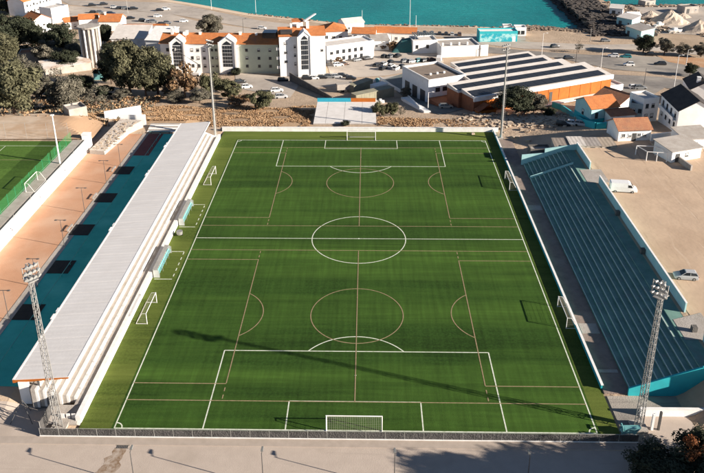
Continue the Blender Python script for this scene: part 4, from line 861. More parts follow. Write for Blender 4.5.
# ---- left side houses among the trees
b = Bld('terraced_house', 'white house with orange roof and dormers at the top left corner', (-169.2, 238.8, -10.00), (-161.1, 265.0, -10.00), 10, 7.5, m_white); b.roof('x', m_tile, 2.4); b.wins('f', [2+2.4*i for i in range(int(b.w/2.4)-1)], [4.6, 1.4], 1.1, 1.3, m_dmetal)
for k in range(4): b.part('dormer', MB().box(3+k*4.5, 4.6+k*4.5, .6, 3.2, 7.6, 9.2), m_white)
b = Bld('gabled_house', 'white gabled house with orange roof between dark trees', (-148.3, 200.3, -10.00), (-142.7, 205.9, -10.00), 11, 7.0, m_white); b.roof('y', m_tile, 2.2); b.wins('f', [1.6, 4.5], [4.2, 1.2], 1.1, 1.4, m_dmetal)
b = Bld('white_block', 'plain white block with flat roof behind the gabled house', (-149.7, 223.7, -10.00), (-144.6, 232.2, -10.00), 9, 7.0, m_white); b.roof('f', m_whroof)
b = Bld('cottage', 'small white cottage with orange roof left of the ribbed tower', (-138.9, 211.7, -10.00), (-132.3, 215.6, -10.00), 6, 3.6, m_white); b.roof('x', m_tile, 1.5); b.wins('f', [1.5, 4.2], [1.0], 1.0, 1.3, m_dmetal)
b = Bld('cottage', 'orange roofed cottage just behind the ribbed tower', (-132.3, 211.7, -10.00), (-124.0, 213.6, -10.00), 6, 5.0, m_white); b.roof('x', m_tile, 1.6); b.wins('f', [2, 5], [1.4], 1.1, 1.3, m_dmetal)
b = Bld('gabled_house', 'long orange roofed house with white gable end beside the car park', (-122.3, 209.7, -10.00), (-112.5, 209.7, -10.00), 9, 4.5, m_white); b.roof('x', m_tile, 2.4); b.wins('f', [2, 5], [1.2], 1.1, 1.2, m_dmetal); b.chimney(2, 4, 6.6)
b = Bld('white_workshop', 'white workshop with long orange ridge behind the tall trees', (-104.2, 170.9, -9.35), (-90.1, 171.0, -9.35), 13, 5.5, m_white); b.roof('m', m_whroof, 3.0); b.part('ridge_roof', MB().hexa([(2, 13.2, 8.0), (b.w+6, 13.2, 8.0), (b.w+6, 17, 7.0), (2, 17, 7.0)], [(2, 12.6, 8.9), (b.w+6, 12.6, 8.9), (b.w+6, 17.4, 7.4), (2, 17.4, 7.4)]), m_tile)
b = Bld('white_workshop', 'tall white workshop with sloping roof left of the apartment wing', (-87.8, 164.4, -9.21), (-78.1, 162.8, -9.17), 11, 6.5, m_white); b.roof('m', m_wpaint, 3.2); b.chimney(b.w-1, 9, 9)
b = Bld('small_house', 'narrow white house with orange roof and green door left of the first stair tower', (-78.4, 153.2, -8.89), (-73.3, 153.2, -8.89), 8, 7.5, m_white); b.roof('x', m_tile2, 1.5); b.door('f', 2.6, 2.2, 4.2, m_green)
# ribbed tower
tw = thing('ribbed_tower', 'tall ribbed concrete water tower rising among the trees', 'tower', (-103.8, 147.9, -8.57))
n = 14; rad = 3.5; HT = 15.2
MB().tube((0, 0, -1), (0, 0, HT-.4), rad-.35, rad-.35, 24).build('drum', m_conc, tw)
for k in range(n):
    a = 2*math.pi*k/n; MB().tube((rad*math.cos(a), rad*math.sin(a), -1), (rad*math.cos(a), rad*math.sin(a), HT), .42, n=6).build('rib', m_wpaint if k % 2 == 0 else m_conc, tw)
MB().tube((0, 0, HT), (0, 0, HT+.6), rad+.7, rad+.7, 24).build('cap', m_conc, tw)
for k in range(8): a = 2*math.pi*k/8; MB().tube(((rad+.4)*math.cos(a), (rad+.4)*math.sin(a), HT+.6), ((rad+.4)*math.cos(a), (rad+.4)*math.sin(a), HT+1.5), .04).build('rail_post', m_metal, tw)
tag(MB().box(-1.3, 1.3, -1.3, 1.3, 0, 2.6).tube((0, 0, 2.6), (0, 0, 3.0), 1.3, .3, 8).build('water_tank', m_turq, None, (-94.8, 127.2, -7.33)), 'small turquoise tank in the shade below the ribbed tower', 'tank')
b = Bld('ruined_wall', 'roofless beige ruin with broken walls among the dark trees', (-134.4, 152.1, -8.82), (-128.1, 153.9, -8.93), 7, 3.6, m_conc); b.roof('f', m_tile2); b.win('f', 2, .8, 1.2, 1.4, m_dmetal)
b = Bld('derelict_shed', 'long derelict shed with patched white and brown roof near the ribbed tower', (-115.8, 131.7, -7.60), (-102.2, 141.2, -8.17), 8, 3.0, m_conc); b.roof('m', blend_second(M('patched_roof', (.56, .47, .40), (.40, .26, .17), .3, .9), (.62, .57, .52), .2, .4, .55), 1.2); b.door('f', 5, 1.2, 2)
b = Bld('brick_hut', 'small hut with red tiled roof under the trees at far left', (-148.0, 185.0, -9.67), (-142.7, 185.0, -9.67), 5, 2.6, m_white); b.roof('x', m_tile2, 1.1); b.door('f', 1.5)
b = Bld('concrete_tank', 'low pale concrete tank on the scrub bank behind the training pitch', (-78.6, 59.4, 3.22), (-74.8, 62.4, 2.15), 5, 2.6, m_conc); b.roof('f', m_conc)
b = Bld('concrete_wall', 'pale concrete wall with broken top behind the concrete ramp', (-71.0, 64.5, 0.94), (-62.3, 69.6, -0.50), .5, 3.4, m_white); b.walls()
# ---- khaki containers and yard stuff left of the office block
def container(fl, fr, d, h, mat, label, cat='container'):
    c = Bld('container', label, fl, fr, d, h, mat, cat); c.walls()
    n = int(c.w/.6)
    rib = shared(('rib', round(h, 2), mat.name), lambda: MB().box(-.12, .12, -.07, -.004, .1, h-.1).data('rib', mat))
    for k in range(n): link('rib', rib, c.o, (.3+k*c.w/n, 0, 0))
    c.part('roof_edge', MB().box(-.05, c.w+.05, -.1, d+.05, h+.004, h+.12), mat); return c
container((-2.0, 93.8, -4.42), (10.2, 102.0, -5.21), 3, 3.0, m_khaki, 'long khaki steel container nearest the white panel terrace')
container((-2.9, 106.7, -5.62), (3.4, 114.0, -6.25), 3, 3.0, m_khaki, 'short khaki steel container behind the stacked white boxes')
container((4.4, 106.1, -5.56), (8.4, 109.6, -5.87), 3, 2.6, m_wpaint, 'pale grey portable cabin beside the dark yard', 'cabin')
for k, (p, r_, lb) in enumerate((((-0.8, 100.6, -5.08), .2, 'white crate pile in front of the short khaki container'), ((5.2, 93.0, -4.32), .1, 'white crate pile in front of the long khaki container'), ((2.8, 120.1, -6.77), .4, 'white crate pile behind the short khaki container'))):
    c = thing('crate_pile', lb, 'crates', p, r_, 'white crate piles')
    for i in range(4): MB().box(-1.6+i*.85, -.85+i*.85, -.5, .5, 0, .8+.5*((i+k) % 2)).build('crate', m_wpaint, c)
for p, lb in (((4.9, 120.9, -6.84), 'small turquoise tank beside the portable cabin'),): tag(MB().tube((0, 0, 0), (0, 0, 1.7), .8, .8, 12).tube((0, 0, 1.7), (0, 0, 2.0), .8, .2, 12).build('tank', m_turq, None, p), lb, 'tank')
yf = thing('yard_wall', 'low pale wall curving round the dark yard beside the office block', 'wall', (6.0, 126.3, -7.28))
YP = [Vector(q) for q in ((6.0, 126.3, -7.28), (9.9, 114.0, -6.25), (13.5, 104.1, -5.39), (16.0, 91.5, -4.11), (17.2, 80.9, -2.59))]
for a, c in zip(YP, YP[1:]):
    o0 = YP[0]; a = a-o0; c = c-o0; n = Vector((c.y-a.y, a.x-c.x, 0)).normalized()*.2
    MB().hexa([a-Vector((0, 0, .5)), c-Vector((0, 0, .5)), c+n-Vector((0, 0, .5)), a+n-Vector((0, 0, .5))], [a+Vector((0, 0, 1.3)), c+Vector((0, 0, 1.3)), c+n+Vector((0, 0, 1.3)), a+n+Vector((0, 0, 1.3))]).build('wall_section', m_white, yf)
drape('yard', P((7.1, 126.3, -7.28), (18.1, 140.1, -8.11), (22.0, 132.3, -7.64), (24.0, 101.4, -5.16), (32.5, 85.5, -3.25), (22.5, 75.4, -1.79), (17.6, 82.4, -2.80)), M('teal_grey_paving', (.16, .18, .175), (.12, .135, .13), .4, .9), .12)
lw = thing('loading_ramp', 'pale concrete ramp wall running down beside the dark yard', 'wall', (12.2, 97.4, -4.80))
A = Vector((12.2, 97.4, -4.80)); B2 = Vector((18.1, 78.1, -2.19)); d = B2-A
MB().hexa([(0, 0, -1), (2.0, 0.6, -1), (d.x+2, d.y, d.z-1), (d.x, d.y, d.z-1)], [(0, 0, .9), (2.0, .6, .9), (d.x+2, d.y, d.z+.6), (d.x, d.y, d.z+.6)]).build('ramp', m_white, lw)

# ---- houses right of the pitch
b = Bld('teal_house', 'turquoise house with orange tiled roof beside the warehouse', (60.4, 57.8, 2.20), (68.1, 60.0, 2.24), 8, 4.2, m_palet); b.roof('x', m_tile, 1.9); b.wins('f', [1.6, 4.6], [1.4], .9, 1.6, m_dmetal); b.win('l', 4, 1.4, .9, 1.5, m_dmetal); b.part('teal_base', MB().box(-.06, b.w+.06, -.06, -.003, -.5, 1.3).box(-.06, -.003, -.06, 8.06, -.5, 1.3), m_teal)
b = Bld('white_cottage', 'square white cottage with weathered brown roof facing the dirt lot', (62.3, 41.1, 4.00), (70.4, 42.0, 4.00), 6.6, 2.9, m_white); b.roof('x', m_tile2, 1.7); b.wins('f', [1.3, 2.9, 5.2, 6.6], [1.0], .9, 1.0, m_wpaint); b.door('f', 4.0, 1.0, 2.0, m_dmetal)
b = Bld('dark_roof_house', 'large white house with black roof and white gable end at the right edge', (78.4, 46.8, 3.88), (87.3, 46.5, 3.90), 13, 6.0, m_white); b.roof('y', m_dark, 2.6, .3); b.wins('l', [2, 5, 8, 11], [3.6, .9], 1.0, 1.4, m_dmetal); b.part('balcony', MB().box(-1.0, -.01, 1, 12, 2.9, 3.05).box(-1.0, -.92, 1, 12, 3.05, 3.9), m_white)
b = Bld('dark_roof_house', 'smaller black roofed house behind the large one at the right edge', (99.9, 90.8, -4.00), (107.8, 89.3, -3.79), 11, 5.0, m_white); b.roof('y', m_dark, 2.4, .3); b.wins('l', [2, 5, 8], [2.2], 1.0, 1.3, m_dmetal); b.chimney(2.6, 3, 6.5, 1.6, .5)
b = Bld('narrow_house', 'narrow grey white house with a flat roof left of the black roofed house', (74.0, 58.7, 2.44), (78.5, 60.1, 2.22), 6, 6.2, m_white); b.roof('f', m_whroof); b.wins('f', [1.2, 3.0], [4.0, 1.2], .9, 1.2, m_dmetal)
b = Bld('blue_house', 'small blue grey house with terrace between white houses', (71.0, 60.0, 2.24), (74.0, 58.7, 2.44), 6, 4.6, M('blue_grey_plaster', (.34, .41, .43), (.28, .34, .36), .5, .85)); b.roof('f', m_concd); b.wins('f', [1.0, 2.6], [2.6], .9, 1.2, m_dmetal)
b = Bld('white_gable_house', 'white gabled house with rust red roof right of the turquoise house', (72.6, 72.6, -0.95), (81.0, 78.7, -2.26), 9, 4.6, m_white); b.roof('y', m_tile2, 2.0); b.win('f', 3, 1.6, 1.1, 1.2, m_dmetal)
b = Bld('white_annex', 'white walled annex with flat roof between warehouse and white gabled house', (77.6, 101.8, -5.19), (84.3, 104.6, -5.43), 8, 3.2, m_white); b.roof('f', m_whroof)
b = Bld('lean_to', 'low lean-to with dark tiled roof in front of the blue grey house', (65.0, 55.8, 2.83), (71.7, 57.4, 2.65), 3, 2.4, m_white); b.roof('m', m_tile2, .8)
b = Bld('garage_shed', 'white garage shed with grey roof at the right edge below the houses', (70.4, 28.3, 4.00), (78.1, 31.2, 4.00), 6, 2.6, m_white); b.roof('m', m_conc, .8); b.door('f', 1.6, 1.2, 2); b.wins('f', [4.2], [1.0], .9, .9, m_dmetal)
b = Bld('garage_shed', 'second white garage shed beyond the first at the right edge', (76.0, 35.3, 4.00), (83.1, 36.6, 4.00), 6, 2.8, m_white); b.roof('m', m_conc, .8); b.door('f', 2.6, 1.2, 2)
b = Bld('garden_wall', 'pale garden wall between the white cottage and the black roofed house', (70.3, 41.2, 4.00), (76.0, 42.9, 4.00), .4, 1.8, m_white); b.walls()
b = Bld('garden_wall', 'long wall beside the lane below the garage sheds', (71.1, 34.7, 4.00), (73.0, 23.9, 4.00), .4, 1.3, m_conc); b.walls()
# corrugated shed row behind the open stand
SR = [('brown grey', (.30, .25, .21), 'leftmost'), ('white', (.62, .57, .52), 'second from the left'), ('grey', (.36, .32, .29), 'third from the left'), ('tan', (.40, .33, .26), 'rightmost')]
for k, (cn, c_, wh_) in enumerate(SR):
    x0 = 46.2+k*3.7; rmat = M(cn.replace(' ', '_')+'_corrugated', c_, tuple(q*.8 for q in c_), .6, .8, .2, 4, stripes=((1, .05, 0), .9, .25))
    b = Bld('corrugated_shed', 'low shed with %s corrugated roof behind the open stand, %s of four' % (cn, wh_), (x0, 36.9, 2.6), (x0+3.6, 36.8+.1*k, 2.6), 4.3+.3*(k % 2), 1.75+.12*((k*2) % 3), m_conc, 'shed', None, 'corrugated sheds behind the stand'); b.roof('m', rmat, .45, .12, .08); b.door('f', 1.6, 1, 1.6)
b = Bld('shed', 'small dark shed with pale roof at the far end of the open stand', (40.6, 37.2, .3), (45.4, 37.3, .3), 3.0, 2.7, m_concd); b.roof('f', m_conc)
# steel frame of posts
fr = thing('steel_frame', 'white steel goalpost-like frame at the back of the dirt lot', 'frame', (65.1, 29.3, 4.00))
for dx, dy in ((0, 0), (2.2, -.3), (4.4, -.6), (-1.2, 3.6), (3.2, 3.2)): MB().tube((dx, dy, 0), (dx, dy, 2.3), .11).build('post', m_wpaint, fr)
MB().tube((0, 0, 2.3), (4.4, -.6, 2.3), .09).tube((0, 0, 2.3), (-1.2, 3.6, 2.3), .09).tube((4.4, -.6, 2.3), (3.2, 3.2, 2.3), .09).tube((-1.2, 3.6, 2.3), (3.2, 3.2, 2.3), .09).build('beam', m_wpaint, fr)
# low stone heap row at the lot's edge
# turquoise curved wall
tw_ = thing('curved_wall', 'turquoise curved wall sweeping past the dark tree to the turquoise house', 'wall', (57.9, 87.3, -3.50))
o0 = Vector((57.9, 87.3, -3.50)); CP = [Vector(q)-o0 for q in ((57.9, 87.3, -3.50), (59.5, 82.8, -2.86), (59.1, 70.4, -0.50), (58.5, 57.5, 2.03), (60.5, 52.9, 2.81), (62.9, 52.5, 3.12))]
for i, (a, c) in enumerate(zip(CP, CP[1:])):
    n = Vector((c.y-a.y, a.x-c.x, 0)).normalized()*.5; u = Vector((0, 0, 1.7)); lo = Vector((0, 0, -.8))
    MB().hexa([a+lo, c+lo, c+n+lo, a+n+lo], [a+u, c+u, c+n+u, a+n+u]).build('wall_section', m_teal, tw_)

# ================================================================ HARBOUR
def heap(loc, r, h, label, seed):
    random.seed(seed); b = MB(); n = 22; rings = 7; P_ = []
    for k in range(rings+1):
        f = k/rings; P_.append([(math.cos(2*math.pi*i/n)*r*(1-f)*(1+random.uniform(-.12, .12)), math.sin(2*math.pi*i/n)*r*.8*(1-f)*(1+random.uniform(-.12, .12)), h*f*(1+random.uniform(-.05, .05))-.1) for i in range(n)])
    for k in range(rings):
        for i in range(n): b.face([P_[k][i], P_[k][(i+1) % n], P_[k+1][(i+1) % n], P_[k+1][i]])
    return tag(b.build('gravel_heap', m_gravel, None, loc), label, 'gravel heap', 'gravel heaps on the quay')
heap((145.3, 227.5, -10.00), 9.5, 6.2, 'tallest pale gravel heap in the middle of the quay yard', 1); heap((151.8, 209.6, -10.00), 8.5, 5.4, 'pale gravel heap at the right edge of the quay yard', 2); heap((140.0, 238.2, -10.00), 6.5, 3.2, 'low dark gravel heap left of the tallest one', 3); heap((155.5, 238.2, -10.00), 5, 2.2, 'low gravel heap behind and right of the tallest one', 4)
def qshed(fl, fr, d, h, wm, rm_, lb, k):
    b = Bld('quay_shed', lb, fl, fr, d, h, wm, 'shed', None, 'quay sheds'); b.roof(k, rm_, .9); b.door('f', 2, 1.6, 2.4); b.win('f', b.w-1.6, 1.2, 1, 1)
qshed((121.3, 242.7, -10.00), (127.0, 240.4, -10.00), 6, 3.4, m_white, m_whroof, 'white quay shed nearest the breakwater', 'm')
qshed((118.3, 221.4, -10.00), (123.4, 215.4, -10.00), 7, 3.8, m_palet, m_whroof, 'pale blue quay shed in the breakwater shade', 'm')
qshed((116.5, 202.2, -10.00), (120.0, 192.7, -9.84), 7, 4.0, m_palet, m_conc, 'pale blue quay shed nearest the seafront road', 'm')
qshed((125.9, 227.5, -10.00), (131.5, 227.5, -10.00), 6, 3.2, m_white, m_wpaint, 'white quay shed beside the parked boats', 'x')
qshed((159.1, 244.8, -10.00), (166.9, 247.1, -10.00), 6, 3.0, m_conc, m_concd, 'grey quay shed at the far right of the quay', 'f')
qshed((147.4, 267.1, -10.94), (153.9, 270.4, -11.39), 5, 2.6, m_conc, m_whroof, 'small flat quay shed close to the outer water', 'f')
def boat(loc, rz, label, first=[None]):
    if first[0] is not None: return copy_thing(first[0], loc, rz, label)
    t = thing('boat', label, 'boat', loc, rz, 'boats on the quay'); first[0] = t
    b = MB(); S = [(-3.2, .95, .5), (-1.5, 1.15, .35), (1, 1.1, .35), (2.6, .6, .5), (3.6, .05, .8)]
    for (x0, w0, k0), (x1, w1, k1) in zip(S, S[1:]):
        for e in (-1, 1):
            b.face([(x0, 0, k0-.2), (x1, 0, k1-.2), (x1, e*w1, 1.5), (x0, e*w0, 1.4)])
        b.face([(x0, -w0, 1.4), (x1, -w1, 1.5), (x1, w1, 1.5), (x0, w0, 1.4)])
    b.face([(-3.2, -.95, 1.4), (-3.2, .95, 1.4), (-3.2, 0, .3)]); b.build('hull', m_wpaint, t)
    MB().hexa([(-1.2, -.7, 1.4), (1.2, -.6, 1.4), (1.2, .6, 1.4), (-1.2, .7, 1.4)], [(-1.1, -.6, 2.5), (.5, -.5, 2.5), (.5, .5, 2.5), (-1.1, .6, 2.5)]).build('cabin', m_wpaint, t)
    MB().box(-1.8, -1.5, -1.0, 1.0, 0, .5).box(1.4, 1.7, -.9, .9, 0, .5).build('cradle', m_dmetal, t); return t
for p, r_, lb in (((136.9, 217.4, -10.00), .6, 'white boat in the yard below the tallest gravel heap'), ((140.0, 205.9, -10.00), .3, 'white boat between the two tall gravel heaps'), ((129.1, 224.4, -10.00), .2, 'white boat on a cradle beside the white quay shed'), ((129.9, 211.6, -10.00), -.3, 'white boat on a cradle in the open quay yard'), ((127.0, 205.9, -10.00), .1, 'white boat on a cradle nearest the road side of the yard')): boat(p, r_, lb)
# rock armour of the breakwater and shore, pale rubble along the quay
def rocks(name, label, spots, mat, seed, smin, smax):
    random.seed(seed); b = MB()
    for (x, y) in spots:
        s = random.uniform(smin, smax); z = max(hz(x, y), -12.3)+s*.15; q = [random.uniform(.55, 1.1)*s for _ in range(8)]; a = random.uniform(0, 3)
        C8 = []
        for k in range(8):
            dx, dy, dz_ = (1 if k & 1 else -1), (1 if k & 2 else -1), (1 if k & 4 else -1)
            px, py = dx*q[k]*.6, dy*q[(k+3) % 8]*.6; C8.append((x+px*math.cos(a)-py*math.sin(a), y+px*math.sin(a)+py*math.cos(a), z+dz_*q[(k+5) % 8]*.45))
        for f_ in ((0, 2, 3, 1), (4, 5, 7, 6), (0, 1, 5, 4), (1, 3, 7, 5), (3, 2, 6, 7), (2, 0, 4, 6)): b.face([C8[j] for j in f_])
    return tag(b.build(name, mat, raw=True), label, 'rocks', kind='stuff')
random.seed(21); sp = []
for i in range(3600):
    y = random.uniform(200, 400); f_ = (y-200)/200
    x = random.uniform(104.5-3*(1-f_), 104.5+ (26 if y < 235 else 22)*(1-.2*f_)); sp.append((x, y))
rocks('rock_armour', 'dark boulders heaped along the breakwater between the two waters', sp, m_rock, 22, .7, 1.9)
sp = [(random.uniform(74, 106), random.uniform(210, 224)) for i in range(420)]+[(x, SH(x)-random.uniform(-1, 3)) for x in [random.uniform(-60, 105) for k in range(220)]]
rocks('shore_rocks', 'brown stones scattered along the water line of the beach', sp, M('shore_rock', (.17, .13, .10), (.25, .19, .14), .5, .95), 23, .4, 1.1)
sp = [(random.uniform(128, 270), random.uniform(262, 275)) for i in range(700)]+[(random.uniform(150, 270), random.uniform(196, 206)) for i in range(420)]+[(random.uniform(128, 140), random.uniform(205, 262)) for i in range(200)]
rocks('quay_rubble', 'pale and brown rubble lining the edges of the quay yard', sp, M('quay_rock', (.42, .33, .25), (.17, .13, .10), .35, .95), 24, .5, 1.6)
sp = [(random.gauss(48, 9), random.gauss(66, 4.5)) for i in range(620)]+[(random.uniform(28, 60), random.uniform(66, 78)) for i in range(300)]+[(random.uniform(70, 84), random.uniform(35, 41)) for i in range(160)]
rocks('rubble', 'pale broken stones strewn over the sandy bank below the warehouse', sp, m_rub, 25, .25, 1.0)

# ================================================================ POLES in the town
def pole(u, h, label, arm=True, mat=None):
    t = thing('lamp_pole', label, 'lamp post', u, 0, 'tall lamp posts in the town'); h = max(h, 4)
    MB().tube((0, 0, 0), (0, 0, h), .13, .08, 6).build('pole', mat or m_metal, t)
    if arm: MB().tube((0, 0, h), (1.2, 0, h+.2), .05).build('arm', mat or m_metal, t); MB().box(1.0, 1.7, -.15, .15, h+.12, h+.28).build('lamp_head', mat or m_metal, t)
pole((20.8, 210.6, -10.00), 15, 'tallest lamp post on the beach in front of the sea', False, m_wpaint)
pole((24.0, 216.5, -10.25), 6, 'short white post on the beach right of the tallest lamp post', False, m_wpaint)
pole((-1.3, 242.3, -13.40), 6, 'white post on the beach above the white hall', False, m_wpaint)
pole((-79.7, 257.3, -10.26), 8, 'white post on the beach above the round tree', False, m_wpaint)
pole((-56.8, 258.1, -12.56), 9, 'white post on the beach right of the round tree', False, m_wpaint)
pole((-54.8, 204.0, -10.00), 7, 'thin dark lamp post behind the apartment wing', True, m_dmetal)
pole((-120.3, 246.7, -10.00), 7, 'lamp post in the middle of the upper left car park')
pole((69.5, 156.9, -9.04), 11, 'white lamp post behind the warehouse roof', True, m_wpaint)
pole((80.5, 147.8, -8.57), 8, 'dark lamp post beside the main road left of the white one', True, m_dmetal)
pole((88.8, 143.7, -8.32), 8, 'white lamp post on the verge of the main road', True, m_wpaint)
pole((105.5, 116.2, -6.43), 11, 'leaning white lamp post above the black roofed houses', True, m_wpaint)
pole((118.9, 140.6, -8.13), 8, 'thin lamp post at the dirt verge on the right', True, m_wpaint)
pole((96.4, 119.1, -6.69), 6, 'thin post on the sandy roundabout', False)
pole((97.3, 189.0, -9.75), 6, 'thin post beside the breakwater road', False)
pole((19.6, 82.4, -2.80), 5.5, 'white lamp post at the dark yard corner', True, m_wpaint)

# ================================================================ VEHICLES
def loft(b, S, close=True):
    n = len(S[0])
    for A, B_ in zip(S, S[1:]):
        for i in range(n): b.face([A[i], A[(i+1) % n], B_[(i+1) % n], B_[i]])
    b.face(list(reversed(S[0]))); b.face(S[-1])
def sec(x, w_, zb, zm, zt, k=.9): return [(x, -w_, zb), (x, -w_, zm), (x, -w_*k, zt), (x, w_*k, zt), (x, w_, zm), (x, w_, zb)]
def paint(nm, c):
    m = M(nm+'_car_paint', c, tuple(x*.9 for x in c), 3, .3, spec=.5); return m
PAINT = {'white': (.78, .77, .75), 'black': (.02, .02, .022), 'silver': (.45, .45, .45), 'grey': (.16, .165, .17), 'dark blue': (.02, .035, .07), 'red': (.30, .03, .02), 'beige': (.42, .36, .28), 'teal': (.03, .22, .24), 'brown': (.12, .07, .05)}
WHEEL = None
def wheelmesh():
    b = MB(); b.tube((0, -.1, 0), (0, .1, 0), .31, .31, 14); return b.data('wheel', m_tyre)
def rimmesh():
    b = MB(); b.tube((0, -.115, 0), (0, .115, 0), .19, .19, 10); return b.data('rim', m_metal)
def carmesh(col):
    pm = paint(col, PAINT[col])
    b = MB(); loft(b, [sec(-2.05, .74, .35, .55, .72), sec(-1.98, .84, .24, .62, .94), sec(-1.3, .87, .2, .66, .95), sec(.7, .87, .2, .66, .92), sec(1.3, .86, .2, .62, .84), sec(1.85, .80, .24, .55, .68), sec(2.02, .66, .33, .46, .55)])
    body = b.data('body', pm)
    g = MB(); loft(g, [[(-1.93, -.72, .93), (-1.93, .72, .93), (-1.55, .60, 1.40), (-1.55, -.60, 1.40)], [(-.6, -.76, .93), (-.6, .76, .93), (-.6, .63, 1.44), (-.6, -.63, 1.44)], [(.95, -.72, .9), (.95, .72, .9), (.2, .60, 1.41), (.2, -.60, 1.41)]])
    glass = g.data('windows', m_glass)
    r_ = MB(); r_.hexa([(-1.6, -.61, 1.40), (.22, -.61, 1.40), (.22, .61, 1.40), (-1.6, .61, 1.40)], [(-1.5, -.52, 1.47), (.1, -.52, 1.47), (.1, .52, 1.47), (-1.5, .52, 1.47)])
    for e in (-1, 1):
        for (xa, xb) in ((-.62, -.60), (-1.9, -1.53), (.92, .2)):
            r_.tube((xa, e*.745, .93), (xb, e*.615, 1.42), .045, n=4)
    roof = r_.data('roof', pm)
    return body, glass, roof
def vanmesh(col):
    pm = paint(col, PAINT[col])
    b = MB(); loft(b, [sec(-2.75, .95, .35, 1.5, 2.35, .88), sec(-2.6, .98, .3, 1.5, 2.48, .88), sec(.9, .98, .3, 1.5, 2.48, .88), sec(1.35, .97, .3, 1.2, 2.2, .82), sec(1.95, .95, .3, .95, 1.35, .85), sec(2.55, .88, .32, .8, 1.05, .88), sec(2.72, .75, .38, .65, .85, .88)])
    body = b.data('body', pm)
    g = MB(); g.hexa([(1.97, -.78, 1.36), (1.97, .78, 1.36), (1.40, .74, 2.16), (1.40, -.74, 2.16)], [(2.03, -.76, 1.38), (2.03, .76, 1.38), (1.46, .72, 2.18), (1.46, -.72, 2.18)])
    for e in (-1, 1): g.hexa([(.75, e*.93, 1.45), (1.75, e*.93, 1.35), (1.35, e*.86, 2.05), (.75, e*.86, 2.05)], [(.75, e*1.0, 1.45), (1.75, e*.98, 1.35), (1.35, e*.93, 2.05), (.75, e*.93, 2.05)])
    return body, g.data('windows', m_glass), None
LAMPM = MB().box(-.05, .05, -.17, .17, -.07, .07).data('headlight', m_lamp); TLM = MB().box(-.05, .05, -.12, .12, -.09, .09).data('tail_light', M('tail_red', (.3, .02, .02), None, 2, .3))
def car(loc, rz, col, label, group, kind='car', detail=True):
    t = thing('parked_'+kind if group else 'white_van' if kind == 'van' else 'parked_car', label, kind, loc, R(rz), group)
    rr = random.Random(hash((round(loc[0]), round(loc[1])))); t.scale = (rr.uniform(.92, 1.1), 1, rr.uniform(.95, 1.14)) if kind == 'car' else (1, 1, .88)
    bo, gl, ro = shared((kind, col), lambda: (vanmesh if kind == 'van' else carmesh)(col))
    B_ = link('body', bo, t); link('windows', gl, t)
    if ro: link('roof', ro, t)
    wb = 1.72 if kind == 'van' else 1.28; tw = .92 if kind == 'van' else .78
    for sx in (-1, 1):
        for sy in (-1, 1):
            w_ = link('wheel', shared('whl', wheelmesh), t, (sx*wb, sy*tw, .31))
            if detail: link('rim', shared('rim', rimmesh), w_)
    if detail:
        L_ = 2.66 if kind == 'van' else 1.93
        for sy in (-1, 1):
            link('headlight', LAMPM, t, (L_, sy*.6, .72 if kind == 'van' else .56)); link('tail_light', TLM, t, (-2.76 if kind == 'van' else -2.03, sy*.68, .95 if kind == 'van' else .75))
    return t
car((55.0, 13.6, 4.00), -8, 'white', 'white delivery van parked alone on the dirt lot', None, 'van')
car((55.0, -19.7, 4.00), 172, 'silver', 'silver hatchback parked at the back wall of the open stand', None)
def fleet(place, group, L_):
    L_ = sorted(L_, key=lambda q: q[0][0]/(q[0][1]+129)); n = len(L_)
    for k, (p, rz, col) in enumerate(L_):
        nth = 'leftmost' if k == 0 else 'rightmost' if k == n-1 else ORD[k]+' from left'
        car(p, rz, col, '%s car, %s %s' % (col, nth, place), group, 'car', False)
fleet('in the upper left car park beside orange roofs', 'cars in the upper left car park', [((-144.7, 264.9, -10.00), 20, 'black'), ((-138.1, 247.9, -10.00), 5, 'black'), ((-135.0, 247.9, -10.00), 5, 'grey'), ((-139.4, 267.5, -10.00), 25, 'black'), ((-128.2, 244.4, -10.00), 5, 'dark blue'), ((-131.6, 259.9, -10.00), 15, 'silver'), ((-127.4, 257.4, -10.00), 15, 'black'), ((-124.8, 257.4, -10.00), 15, 'grey'), ((-115.1, 234.3, -10.00), 10, 'black'), ((-120.0, 256.2, -10.00), 15, 'black')])
fleet('in the lower rows of the upper left car park', 'cars in the upper left car park', [((-107.6, 228.9, -10.00), 10, 'black'), ((-104.4, 227.8, -10.00), 8, 'white'), ((-101.9, 226.8, -10.00), 10, 'grey'), ((-102.9, 238.7, -10.00), 10, 'white'), ((-105.4, 252.5, -10.00), 12, 'black'), ((-96.5, 221.6, -10.00), 10, 'black'), ((-102.9, 254.9, -10.00), 12, 'white'), ((-94.4, 223.7, -10.00), 10, 'grey'), ((-87.4, 227.8, -10.00), 10, 'white'), ((-47.6, 213.6, -10.00), -10, 'white')])
fleet('behind the shrubs on the apartment forecourt', 'cars on the apartment forecourt', [((-47.6, 133.5, -7.71), 15, 'black'), ((-43.0, 121.4, -6.88), 25, 'black'), ((-39.4, 113.7, -6.22), 15, 'white'), ((-28.6, 108.7, -5.79), 10, 'white'), ((-26.2, 99.7, -5.01), 10, 'silver')])
fleet('along the foot of the white apartment block', 'cars on the apartment forecourt', [((-28.3, 124.6, -7.17), 5, 'black'), ((-20.0, 126.9, -7.31), 5, 'black'), ((-17.6, 127.6, -7.36), 5, 'white'), ((-14.6, 128.4, -7.40), 5, 'black'), ((-12.1, 129.2, -7.45), 5, 'grey'), ((-9.6, 129.9, -7.49), 5, 'silver'), ((-7.3, 130.7, -7.54), 5, 'black'), ((-4.3, 127.0, -7.32), 0, 'black')])
